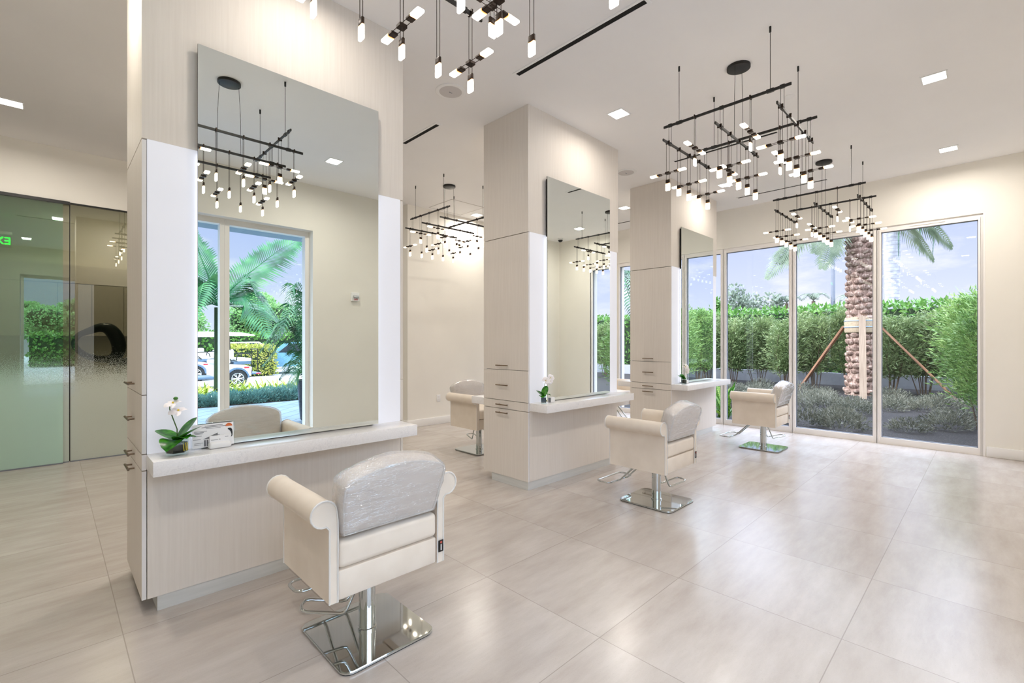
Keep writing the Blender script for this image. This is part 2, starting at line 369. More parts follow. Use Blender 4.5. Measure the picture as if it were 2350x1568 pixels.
def light(kind, name, loc, energy, color=(1,1,1), rot=(0,0,0), **kw):
    l = bpy.data.lights.new(name, kind); l.energy = energy; l.color = color
    for k, v in kw.items(): setattr(l, k, v)
    o = bpy.data.objects.new(name, l); COL.objects.link(o); o.location = loc; o.rotation_euler = rot; return o
sd = Vector((.50, -.70, -.56)).normalized()
sun = light('SUN', 'sun', (0, 20, 30), 2.8, (1, .95, .86), angle=math.radians(1.5)); sun.rotation_euler = sd.to_track_quat('-Z', 'Y').to_euler()
vs_ = scene.view_settings; vs_.view_transform = 'Standard'; vs_.look = 'None'; vs_.gamma = 1; vs_.exposure = .20; vs_.use_curve_mapping = False
scene.cycles.max_bounces = 10; scene.cycles.diffuse_bounces = 8; scene.cycles.glossy_bounces = 5; scene.cycles.transparent_max_bounces = 16
scene.cycles.transmission_bounces = 6; scene.cycles.sample_clamp_indirect = 6.; scene.cycles.caustics_reflective = False; scene.cycles.caustics_refractive = False

# ------------------------------------------------------------------ room shell
ZC = 3.65; XW = 8.20; YF = -.78; YB = 6.65; YG = 7.56; XL = -3.0; YBB = 10.0
struct(MB().box(XL-.2, YF-.35, -.1, XW+.25, YBB+.2, 0).build('floor', M['floor'], smooth=0))
struct(MB().box(XL-.2, YF-.35, ZC, XW+.3, YBB+.2, ZC+.35).build('ceiling', M['ceiling'], smooth=0))
ZW = 2.995
# right wall: openings y .07 .. 5.30 up to 2.995
Y0, Y1 = .07, 5.30
m = MB(); m.box(XW, YF-.35, 0, XW+.25, Y0, ZC); m.box(XW, Y1, 0, XW+.25, YBB, ZC); m.box(XW, Y0, ZW, XW+.25, Y1, ZC)
struct(m.build('wall_right', M['wall'], smooth=0))
# front wall behind the camera: three panes, opening x -.50 .. 2.68
X0, X1 = -.50, 2.68
m = MB(); m.box(XL, YF-.35, 0, X0, YF, ZC); m.box(X1, YF-.35, 0, XW, YF, ZC); m.box(X0, YF-.35, ZW, X1, YF, ZC); m.box(X0, YF-.35, -.0, X1, YF-.24, .04)
struct(m.build('wall_front', M['wall'], smooth=0))
struct(MB().box(XL-.2, YF-.35, 0, XL, YBB, ZC).build('wall_left', M['wall'], smooth=0))
m = MB(); m.box(4.15, YB, 0, XW, YB+.12, ZC); m.box(4.15, YB+.12, 0, 4.27, YG+.1, ZC); struct(m.build('wall_back', M['wall'], smooth=0))
struct(MB().box(XL, YG-.02, 3.035, 4.15, YG+.1, ZC).build('wall_header', M['wall'], smooth=0))
struct(MB().box(XL, YBB, 0, XW, YBB+.2, ZC).build('wall_rear', M['wall'], smooth=0))
# baseboards
def bb(name, x0, y0, x1, y1):
    m = MB(); m.rbox(x0, y0, 0, x1, y1, .125, .006, 2); struct(m.build(name, M['trim']))
bb('baseboard_right', XW-.028, YF, XW-.001, Y0-.03)
bb('baseboard_right_rear', XW-.028, Y1+.03, XW-.001, YB)
bb('baseboard_back', 4.15, YB-.018, XW-.03, YB-.001)
bb('baseboard_return', 4.132, YB-.018, 4.149, YG-.03)
bb('baseboard_front', X1+.02, YF+.001, XW-.03, YF+.019)
# windows on the right wall
def window_right(i, a, b):
    # pane opening a..b, frame member around
    f = MB(); fa, fb = a-.05, b+.05
    f.box(XW+.02, fa, 0, XW+.10, a, ZW); f.box(XW+.02, b, 0, XW+.10, fb, ZW); f.box(XW+.02, a, 0, XW+.10, b, .085); f.box(XW+.02, a, 2.925, XW+.10, b, ZW)
    f.box(XW+.012, a+.3, 2.955, XW+.02, b-.3, 2.962)
    for q in (.012,):   # glazing bead
        f.box(XW+.008, a-.02, .03, XW+.02, a-.014, 2.96); f.box(XW+.008, b+.014, .03, XW+.02, b+.02, 2.96)
    o = struct(f.build('window_%d' % i, M['frame'], smooth=0)); 
    MB().box(XW+.055, a, .085, XW+.063, b, 2.925).build('window_pane', M['pane'], o, smooth=0)
    g = MB(); r_ = .008
    g.box(XW+.045, a, .085, XW+.075, a+r_, 2.925); g.box(XW+.045, b-r_, .085, XW+.075, b, 2.925); g.box(XW+.045, a, .085, XW+.075, b, .093); g.box(XW+.045, a, 2.917, XW+.075, b, 2.925)
    g.build('glazing_seal', M['polegrey'], o, smooth=0)
for i in range(5): window_right(i+1, .115+1.048*i, 1.070+1.048*i)
struct(MB().box(XW-.004, Y0-.02, 0, XW+.12, Y0+.0, ZW).build('trim_1', M['frame'], smooth=0))
# front windows
YP = YF-.20
def window_front(i, a, b):
    f = MB(); fa, fb = a-.053, b+.053; y0, y1 = YP-.05, YP+.06
    f.box(fa, y0, .04, a, y1, ZW); f.box(b, y0, .04, fb, y1, ZW); f.box(a, y0, .04, b, y1, .10); f.box(a, y0, 2.925, b, y1, ZW)
    f.box(a+.3, y1, 2.955, b-.3, y1+.006, 2.962)
    o = struct(f.build('window_%d' % i, M['frame'], smooth=0))
    MB().box(a, YP-.004, .10, b, YP+.004, 2.925).build('window_pane', M['pane_front'], o, smooth=0)
for i, (a, b) in enumerate([(-.44,.50), (.606,1.556), (1.664,2.625)]): window_front(6+i, a, b)

# ceiling fittings ------------------------------------------------------------
def downlight(x, y, label, e=17., seen=True):
    t = thing('recessed_downlight', label, 'ceiling light', (x, y, ZC), 0, 'square recessed downlights')
    s = .075; f = MB()
    for a in ((-s-.012,-s-.012,s+.012,-s), (-s-.012,s,s+.012,s+.012), (-s-.012,-s,-s,s), (s,-s,s+.012,s)): f.box(a[0], a[1], -.006, a[2], a[3], -.0005)
    f.build('trim_ring', M['white_plastic'], t, smooth=0)
    MB().box(-s, -s, -.004, s, s, -.001).build('lens', M['lens'], t, smooth=0)
    l = light('AREA', 'downlight_lamp', (x, y, ZC-.012), e, (1, .925, .83), size=.13); l.data.spread = math.radians(170)
downlight(3.992, 2.567, 'square downlight above the middle styling station, nearest the tall pillar', 7.)
downlight(6.88, 2.66, 'square downlight partly hidden behind bulbs of the middle chandelier', 8.)
downlight(1.10, 2.57, 'square downlight in front of the nearest styling station', 7.)
downlight(5.358, .34, 'square downlight at upper right of the ceiling, the larger of the right pair')
downlight(7.454, .35, 'square downlight at far right near the tall window wall, the smaller of the right pair')
downlight(2.515, .30, 'square downlight seen in the nearest mirror near the window')
downlight(-.26, 6.45, 'square downlight at the left end of the ceiling above the green glass')
downlight(6.85, 4.295, 'square downlight seen in the gap between middle and far pillars')
downlight(5.374, 6.36, 'square downlight close to the back wall behind the rear chandelier')
downlight(3.98, 4.25, 'square downlight behind the middle pillar')
downlight(1.10, 4.25, 'square downlight behind the nearest pillar')
downlight(.10, 3.2, 'square downlight reflected high in the green glass wall')
downlight(-.36, .47, 'square downlight reflected lower in the green glass wall')
downlight(2.4, 6.2, 'square downlight above the passage before the green glass')
def slot(x, y0, y1, label, alongx=False):
    t = thing('slot_diffuser', label, 'air vent', (0, 0, ZC), 0, 'black linear slot diffusers')
    if alongx: a, b, c, d = y0, x-.022, y1, x+.022
    else: a, b, c, d = x-.022, y0, x+.022, y1
    MB().box(a, b, -.003, c, d, -.0006).build('slot', M['gap'], t, smooth=0)
    e = .02; f = MB(); f.box(a-e, b-e, -.006, c+e, b, -.0004); f.box(a-e, d, -.006, c+e, d+e, -.0004); f.box(a-e, b, -.006, a, d, -.0004); f.box(c, b, -.006, c+e, d, -.0004)
    f.build('slot_frame', M['ceiling'], t, smooth=0)
slot(2.80, 1.594, 2.786, 'large black slot vent at top centre of the ceiling')
slot(5.54, 1.602, 2.761, 'black slot vent behind the bars of the middle chandelier')
slot(7.637, 1.585, 2.759, 'black slot vent above the far chandelier by the windows')
slot(2.855, 4.0, 4.65, 'short black slot vent just right of the nearest pillar')
slot(7.66, 4.0, 5.15, 'black slot vent between the middle and far pillars')
slot(2.95, -.42, .82, 'black slot vent reflected in the green glass wall', True)
def speaker(x, y, label):
    t = thing('ceiling_speaker', label, 'speaker', (x, y, ZC), 0, 'round ceiling speakers')
    MB().lathe([(.135,-.0005),(.135,-.004),(.128,-.007),(.118,-.006)], 40).build('bezel', M['white_plastic'], t)
    MB().lathe([(.118,-.004),(.08,-.0085),(0,-.010)], 40).build('grille', M['grille'], t)
    MB().box(-.016, -.003, -.0125, .016, .003, -.009).build('badge', M['polegrey'], t, smooth=0)
speaker(2.563, 3.396-.0, 'round ceiling speaker beside the nearest pillar top')
speaker(5.444, 3.387, 'round ceiling speaker right of the middle pillar top')
o = tag(MB().lathe([(.045,-.0005),(.045,-.004),(.03,-.010),(0,-.011)], 24).build('smoke_detector', M['white_plastic']), 'small white disc detector on ceiling right of the middle chandelier bar', 'detector'); o.location = (4.829, 1.297, ZC)
t = thing('security_camera', 'dark dome camera reflected in the middle mirror', 'camera', (7.9, -.5, ZC))
MB().lathe([(.06,-.0005),(.06,-.02),(.05,-.03)], 24).build('mount', M['white_plastic'], t); MB().ball((0,0,-.03), .05, 16, 10).build('dome', M['black'], t)
t = thing('access_panel', 'square flush access panel on ceiling by the back wall', 'ceiling hatch', (0, 0, ZC))
f = MB(); a, b, c, d = 4.50, 5.92, 5.17, 6.56
for q in ((a,b,c,b+.012),(a,d-.012,c,d),(a,b,a+.012,d),(c-.012,b,c,d)): f.box(q[0], q[1], -.005, q[2], q[3], -.0005)
f.build('panel_frame', M['grille'], t, smooth=0); MB().box(a+.012, b+.012, -.003, c-.012, d-.012, -.0005).build('panel', M['ceiling'], t, smooth=0)
# exit sign hangs over the entrance side, read from the glass wall
t = thing('exit_sign', 'edge lit EXIT sign with green letters, reflected in the green glass', 'sign', (-.69, 2.55, 3.23), 0)
MB().box(-.19, -.004, -.12, .19, .004, .12).build('sign_panel', M['acrylic'], t, smooth=0); MB().box(-.2, -.03, .12, .2, .03, .17).build('housing', M['white_plastic'], t, smooth=0)
MB().cyl((0,0,.17), (0,0,ZC-3.23-.0005), .012, 10).build('stem', M['white_plastic'], t)
tx = bpy.data.curves.new('exit_text', 'FONT'); tx.body = 'EXIT'; tx.size = .185; tx.extrude = .003; tx.align_x = 'CENTER'; tx.align_y = 'CENTER'
to = bpy.data.objects.new('tmp', tx); COL.objects.link(to); dg = bpy.context.evaluated_depsgraph_get(); me = bpy.data.meshes.new_from_object(to.evaluated_get(dg)); bpy.data.objects.remove(to)
me.materials.clear(); me.materials.append(M['exit']); eo = bpy.data.objects.new('letters', me); COL.objects.link(eo); eo.parent = t; eo.rotation_euler = (PI/2, 0, PI); eo.location = (0, .008, 0)
# fire strobe on the front wall, outlet on the back wall
t = thing('alarm_strobe', 'small white alarm strobe box on wall, reflected in the nearest mirror', 'alarm', (3.305, YF, 2.09))
MB().rbox(-.06, .0005, -.065, .06, .05, .065, .008, 2).build('housing', M['white_plastic'], t); MB().rbox(-.045, .05, -.02, .045, .072, .02, .008, 2).build('lens', M['silver'], t)
tx = bpy.data.curves.new('fire_text', 'FONT'); tx.body = 'FIRE'; tx.size = .034; tx.extrude = .001; tx.align_x = 'CENTER'; tx.align_y = 'CENTER'
to = bpy.data.objects.new('tmp', tx); COL.objects.link(to); dg = bpy.context.evaluated_depsgraph_get(); me = bpy.data.meshes.new_from_object(to.evaluated_get(dg)); bpy.data.objects.remove(to)
me.materials.clear(); me.materials.append(M['red']); eo = bpy.data.objects.new('letters', me); COL.objects.link(eo); eo.parent = t; eo.rotation_euler = (PI/2, 0, PI); eo.location = (0, .0515, -.043)
t = thing('wall_outlet', 'white duplex outlet low on the back wall left of the rear chair', 'outlet', (4.758, YB, .443))
MB().rbox(-.038, -.008, -.06, .038, -.0005, .06, .004, 2).build('cover_plate', M['white_plastic'], t)
m = MB()
for z in (-.022, .022): m.rbox(-.016, -.011, z-.015, .016, -.0075, z+.015, .003, 1)
m.build('socket', M['edge'], t)

# ------------------------------------------------------------------ green glass wall and the room behind
t = thing('glass_partition', 'fixed frosted green glass panel between the joint and the pillar', 'glass wall', (0, YG, 0))
MB().box(.170, -.006, .012, 2.30, .006, 3.02).build('glass_pane', M['frost'], t, smooth=0); MB().box(.170, -.018, 3.02, 4.15, .018, 3.034).build('top_channel', M['black'], t, smooth=0); MB().box(.170, -.014, .0005, 4.15, .014, .012).build('bottom_channel', M['polegrey'], t, smooth=0)
MB().box(2.308, -.006, .012, 4.13, .006, 3.02).build('glass_pane', M['frost'], t, smooth=0)
t = thing('glass_partition', 'fixed glass panel at the far left behind the sliding glass door', 'glass wall', (0, YG, 0))
MB().box(XL+.01, -.006, .012, .160, .006, 3.02).build('glass_pane', M['frost'], t, smooth=0); MB().box(XL+.01, -.018, 3.02, .168, .018, 3.034).build('top_channel', M['black'], t, smooth=0); MB().box(XL+.01, -.014, .0005, .160, .014, .012).build('bottom_channel', M['polegrey'], t, smooth=0)
MB().box(.1605, -.008, .012, .1695, .008, 3.02).build('joint_seal', M['black'], t, smooth=0)
t = thing('sliding_glass_door', 'greener frosted sliding glass door at the left edge', 'glass door', (0, YG-.05, 0))
MB().box(-1.6, -.005, .014, .107, .005, 3.0).build('glass_pane', M['frost2'], t, smooth=0); MB().box(-1.6, -.012, .0005, .107, .012, .014).build('bottom_rail', M['polegrey'], t, smooth=0); MB().box(-1.7, -.012, 3.0, .165, .022, 3.034).build('top_track', M['black'], t, smooth=0)
# cabinets behind
t = thing('wall_cabinet', 'tall wood wall cabinets seen through the green glass', 'cabinet', (0, YBB, 0))
MB().box(-2.0, -.32, 2.29, 3.0, -.001, 2.56).build('soffit_panel', M['wood'], t, smooth=0)
MB().box(-2.0, -.30, 1.5, 3.0, -.001, 2.285).build('carcass', M['gap'], t, smooth=0)
xs = [-1.83, -1.32, -.81, -.30, .08, .46, .84, 1.35, 1.86]
for a, b in zip(xs[:-1], xs[1:]): MB().box(a+.003, -.32, 1.5, b-.003, -.301, 2.28).build('door', M['wood'], t, smooth=0)
t = thing('base_cabinet', 'low wood base cabinet behind the frosted part of the glass', 'cabinet', (0, YBB, 0))
MB().box(-2., -.55, .0005, 3., -.001, .86).build('carcass', M['wood'], t, smooth=0); MB().box(-2., -.58, .86, 3., -.001, .90).build('worktop', M['quartz'], t, smooth=0)
# hair steamer: thick open ring on a pole with tripod base
t = thing('hair_steamer', 'dark ring shaped hair processor standing behind the green glass', 'hair dryer', (.47, 8.5, 0), 0)
KP = [(-.235,1.42,.034),(-.225,1.33,.036),(-.14,1.235,.04),(-.02,1.18,.045),(.11,1.17,.055),(.19,1.22,.07),(.215,1.33,.08),(.19,1.46,.085),(.12,1.575,.08),(.02,1.60,.06),(-.09,1.555,.045),(-.19,1.50,.036)]
pts = []; rr = []; nk = len(KP)
for i in range(nk):
    p0, p1, p2, p3 = KP[i-1], KP[i], KP[(i+1) % nk], KP[(i+2) % nk]
    for q in range(4):
        u = q/4.; f_ = lambda k: .5*((2*p1[k])+(p2[k]-p0[k])*u+(2*p0[k]-5*p1[k]+4*p2[k]-p3[k])*u*u+(3*p1[k]-p0[k]-3*p2[k]+p3[k])*u**3)
        pts.append((f_(0), 0, f_(1))); rr.append(f_(2))
MB().tube(pts, rr, 14, closed=True).build('ring_hood', M['steamer'], t)
MB().rbox(.10, -.09, 1.08, .31, .09, 1.18, .03, 3).build('base_arm', M['steamer'], t)
MB().cyl((.2,0,.12), (.2,0,1.10), .018, 12).build('pole', M['chrome'], t)
for k in range(4):
    a = k*PI/2+.4; MB().tube([(.2,0,.14), (.2+.15*math.cos(a), .15*math.sin(a), .12), (.2+.34*math.cos(a), .34*math.sin(a), .03)], .016, 8).build('leg', M['black'], t)
light('AREA', 'rear_room_fill', (0.6, 8.8, ZC-.02), 32, (1, .93, .82), size=.3)  # added unseen fill light to brighten the room behind the glass
# ------------------------------------------------------------------ styling stations
HW = .7615; HD = .3175; MLX, MRX = -.5255, .5445
def cabinet(name, label, loc, rz):
    t = thing(name, label, 'cabinet', loc, rz, 'tall cabinets on the styling stations')
    x0 = -HW; b = MB()
    def hnd(par, z, yc=.0):
        m = MB(); L = .083
        m.cyl((x0-.03, yc-L, z), (x0-.03, yc+L, z), .006, 10)
        for s in (-1, 1): m.cyl((x0-.001, yc+s*L*.66, z), (x0-.03, yc+s*L*.66, z), .0045, 8)
        m.build('handle', M['handle'], par)
    for nm, z0, z1, hz in (('door', 1.131, 2.440, 1.172), ('door', .828, 1.127, .977), ('drawer', .743, .823, .783), ('door', .079, .738, .704)):
        m = MB(); m.box(x0, -HD+.0005, z0, x0+.019, HD-.0005, z1); d = m.build(nm, M['wood'], t, smooth=0)
        MB().box(x0+.0005, -HD-.0004, z0+.0003, x0+.0185, -HD+.0004, z1-.0003).build('edge_band', M['edge'], d, smooth=0); hnd(d, hz, .02)
    return t
def station(n, xc, yf, rec):
    yc = yf+HD; loc = (xc, yc, 0)
    nm = ['nearest', 'middle', 'far'][n]
    t = thing('styling_station', '%s floor to ceiling wood clad pillar station with lit white side panels' % nm, 'styling station', loc)
    MB().box(-HW, -HD, 2.447, HW, HD, ZC-.0005).build('upper_cladding', M['wood'], t, smooth=0)
    MB().box(-HW+.022, -HD+.021, .078, HW-.022, HD-.021, 2.446).build('carcass', M['gap'], t, smooth=0)
    for s in (-1, 1):
        y0, y1 = (-HD, -HD+.020) if s < 0 else (HD-.020, HD)
        MB().box(-HW+.0225, y0, .078, HW-.0225, y1, .8235).build('base_panel', M['wood'], t, smooth=0)
        a, b = (MLX, MRX) if s < 0 else (-MRX, -MLX)
        MB().box(-HW+.0225, y0, .824, a+.02, y1, 2.4465).build('light_panel', M['panel_light'], t, smooth=0)
        MB().box(b-.02, y0, .824, HW-.0225, y1, 2.4465).build('light_panel', M['panel_light'], t, smooth=0)
    MB().box(-HW+rec, -HD+.004, .0005, HW-.15, HD-.12, .0775).build('toe_kick', M['toe'], t, smooth=0)
    cabinet('tower_cabinet', 'tall wood cabinet with bar handles on the side of the %s pillar' % nm, loc, 0)
    if n == 0: cabinet('tower_cabinet', 'tall cabinet on the hidden far side of the nearest pillar, edge seen beside white panel', loc, PI)
    for s in (-1, 1):
        rz = 0 if s < 0 else PI; side = 'front' if s < 0 else 'rear'
        if s > 0 and n == 0: continue
        c = thing('countertop', '%s white quartz counter ledge on the %s pillar' % (('front', 'rear')[s > 0], nm), 'counter', loc, rz, 'quartz counters')
        MB().rbox(-HW+.018, -HD-.225, .7495, HW-.022, -HD-.0006, .824, .003, 2).build('slab', M['quartz'], c)
        if s > 0: continue
        mi = thing('wall_mirror', 'tall frameless mirror above the counter of the %s pillar' % nm, 'mirror', loc, rz, 'tall mirrors')
        MB().box(MLX, -HD-.034, .829, MRX, -HD-.0335, 3.017).build('mirror_glass', M['mirror'], mi, smooth=0)
        MB().box(MLX, -HD-.0334, .829, MRX, -HD-.026, 3.017).build('glass_edge', M['black'], mi, smooth=0)
        MB().box(MLX+.02, -HD-.0259, .84, MRX-.02, -HD-.0006, 3.0).build('backing', M['black'], mi, smooth=0)
        for xx in (MLX+.008, MRX-.016):
            MB().box(xx, -HD-.022, .84, xx+.008, -HD-.012, 2.43).build('led_strip', M['led'], mi, smooth=0)
    return loc
S = [(1.096, 3.040, .065), (3.977, 3.058, .004), (6.825, 3.070, .004)]
for n, a in enumerate(S): station(n, *a)

# ------------------------------------------------------------------ styling chairs
def arm_profile(sx):
    P = [(.250,.325),(.285,.325),(.285,.632)]
    c = (.308,.701); r = .054
    for i in range(15):
        a = math.radians(-100+i*(280/14.)); P.append((c[0]+r*math.cos(a), c[1]+r*math.sin(a)))
    P += [(.250,.66)]
    return [(sx*x, z) for x, z in P]
def back_outline():
    pts = [(-.225,0.),(-.232,.03),(-.248,.15)]
    for i in range(1, 8):   # left corner
        a = math.radians(180-i*9.5); pts.append((-.165+.085*math.cos(a)*1.0, .205+.058*math.sin(a)))
    lx, lz = pts[-1]
    for i in range(1, 12):
        u = i/12.; x = lx+(-2*lx)*u; pts.append((x, lz+.038*(1-(2*u-1)**2)))
    for x, z in [(-p[0], p[1]) for p in reversed(pts[:10])]: pts.append((x, z))
    return pts
def back_mesh(off, th0, th1, bottom=0.):
    O = back_outline(); cx, cz = 0, .14; m = MB(); rings = []
    r = .022
    def ring(inset, y):
        out = []
        for x, z in O:
            d = math.hypot(x-cx, z-cz); k = (d-inset+off)/d; out.append((cx+(x-cx)*k, y, cz+(z-cz)*k))
        return out
    prof = [(r+.05, th0-.004), (r, th0), (r*.3, th0+r*.3), (0, th0+r), (0, th1-r), (r*.3, th1-r*.3), (r, th1), (r+.05, th1+.012)]
    n = len(O)
    for ins, y in prof: rings.append(ring(ins, y))
    vs = [p for rg in rings for p in rg]; fs = []
    for i in range(len(rings)-1):
        for k in range(n): l = (k+1) % n; fs.append((i*n+k, i*n+l, (i+1)*n+l, (i+1)*n+k))
    b0 = len(vs); vs.append((cx, th0-.010, cz)); vs.append((cx, th1+.03, cz))
    for k in range(n): l = (k+1) % n; fs.append((b0, l, k)); fs.append((b0+1, (len(rings)-1)*n+k, (len(rings)-1)*n+l))
    m.add(vs, fs); return m, ring(r*.15, th0+r*.12)
TILT = Matrix.Translation((0,-.262,.590)) @ Matrix.Rotation(math.radians(17), 4, 'X')
def make_chair(label, loc):
    t = thing('styling_chair', label, 'salon chair', loc, 0, 'cream styling chairs')
    by = -.03
    m = MB(); 
    def plate(x, y, r):
        P = []
        for cx, cy, a0 in ((x-r,y-r,0),(-x+r,y-r,90),(-x+r,-y+r,180),(x-r,-y+r,270)):
            for i in range(7): a = math.radians(a0+i*15); P.append((cx+r*math.cos(a), by+cy+r*math.sin(a)))
        return P
    m.prism(plate(.232,.247,.05), 'z', .006, .013); m.prism(plate(.228,.243,.048), 'z', .013, .016)
    b = m.build('base_plate', M['chrome'], t, 30)
    MB().prism(plate(.228,.243,.048), 'z', .0003, .006).build('rubber_pad', M['rubber'], b, 30)
    m = MB(); m.lathe([(.044,.016),(.044,.026),(.039,.028),(.039,.30),(.05,.305),(.05,.325)], 32, (0,by,0)); m.build('column', M['chrome'], t, 30)
    # footrest: racetrack loop with two drop bars
    m = MB(); L = []
    for cx, cy, a0 in ((.155,.425,0),(-.155,.425,90),(-.155,.375,180),(.155,.375,270)):
        for i in range(6): a = math.radians(a0+i*18); L.append((cx+.045*math.cos(a), cy+.045*math.sin(a), .118))
    m.tube(L, .0085, 10, closed=True)
    for s in (-.06, .06): m.tube([(s, .10, .322), (s, .12, .31), (s, .300, .130), (s, .33, .118)], .0085, 10)
    m.build('footrest', M['chrome'], t)
    lv = MB(); w = .055
    lv.tube([(-.005,-w,.318),(.035,-w,.27),(.088,-w,.15),(.100,-w,.133),(.118,-w,.131),(.265,-w,.158),(.285,-w*.8,.162),(.297,0,.163),(.285,w*.8,.162),(.265,w,.158),(.118,w,.131),(.100,w,.133),(.088,w,.15),(.035,w,.27),(-.005,w,.318)], .0075, 10)
    l = lv.build('pump_lever', M['chrome'], t); l.location = (0, by, 0)
    MB().rbox(-.246,-.256,.325,.246,.25,.449,.008,2).build('seat_frame', M['vinyl'], t)
    # cushion with a soft crown
    bm = bmesh.new(); bmesh.ops.create_cube(bm, size=1)
    for v in bm.verts: v.co = Vector((v.co.x*.496, .004+v.co.y*.535, .512+v.co.z*.118))
    bmesh.ops.bevel(bm, geom=bm.edges[:], offset=.026, segments=4, affect='EDGES', profile=.5)
    bmesh.ops.subdivide_edges(bm, edges=[e for e in bm.edges if e.calc_length() > .2], cuts=5, use_grid_fill=True)
    for v in bm.verts:
        if v.co.z > .54: v.co.z += .014*max(0, 1-(v.co.x/.24)**2)*max(0, 1-(v.co.y/.27)**2)
    m = MB().frombm(bm); m.build('seat_cushion', M['vinyl'], t, 50)
    for s in (-1, 1):
        a = MB().prism(arm_profile(s), 'y', -.26, .262).build('armrest', M['vinyl'], t, 35)
        P = arm_profile(s)
        for y in (-.261, .263): MB().tube([(x, y, z) for x, z in P], .0042, 6, closed=True).build('piping', M['piping'], a)
    m, ring = back_mesh(0, 0., .10); bk = m.xform(TILT).build('backrest', M['vinyl'], t, 50)
    MB().tube([tuple(TILT @ Vector(p)) for p in ring], .004, 6, closed=True).build('piping', M['piping'], bk)
    m, _ = back_mesh(.009, -.007, .108)
    bm = bmesh.new(); me = m.mesh('tmp', None, 0); bm.from_mesh(me); bpy.data.meshes.remove(me)
    bmesh.ops.subdivide_edges(bm, edges=[e for e in bm.edges if e.calc_length() > .018], cuts=2, use_grid_fill=True)
    rr = random.Random(3)
    bm.normal_update()
    for v in bm.verts:
        k = math.sin(v.co.z*95+v.co.x*9+2*math.sin(v.co.x*17))*.0018+math.sin(v.co.x*60+v.co.z*130)*.0008+rr.uniform(0,.0008)
        v.co += v.normal*(k+.001)
    m = MB().frombm(bm); m.xform(TILT).build('plastic_cover', M['film'], bk, 180)
    m = MB().box(.252,-.268,.376,.280,-.2655,.432); tg = m.build('fabric_tag', M['black'], t, smooth=0, label='small black fabric tag')
    MB().cyl((.266,-.2684,.422), (.266,-.2692,.422), .006, 12).build('tag_dot', M['tagred'], tg); MB().box(.263,-.2692,.384,.269,-.2681,.413).build('tag_lettering', M['edge'], tg, smooth=0)
    return t, l
ch, _ = make_chair('cream styling chair in the foreground facing the nearest mirror, back wrapped in plastic', (1.100, 2.155, 0))
def lever(c, deg):
    for o in c.children:
        if o.name.split('.')[0] == 'pump_lever': o.rotation_euler = (0, 0, math.radians(deg))
lever(ch, 150)
for loc, rz, lv, lb in [((3.825,2.105,0), 0, -22, 'cream styling chair facing the middle mirror, plastic over its back'),
                        ((6.770,2.155,0), 0, -38, 'cream styling chair standing before the far counter near the window wall'),
                        ((3.985,4.640,0), PI, 75-180, 'cream styling chair behind the middle pillar near the back wall'),
                        ((6.93,4.640,0), PI, 60-180, 'cream styling chair behind the far pillar, only its arm seen in the gap')]:
    c = dup(ch, loc, rz, lb); lever(c, lv)

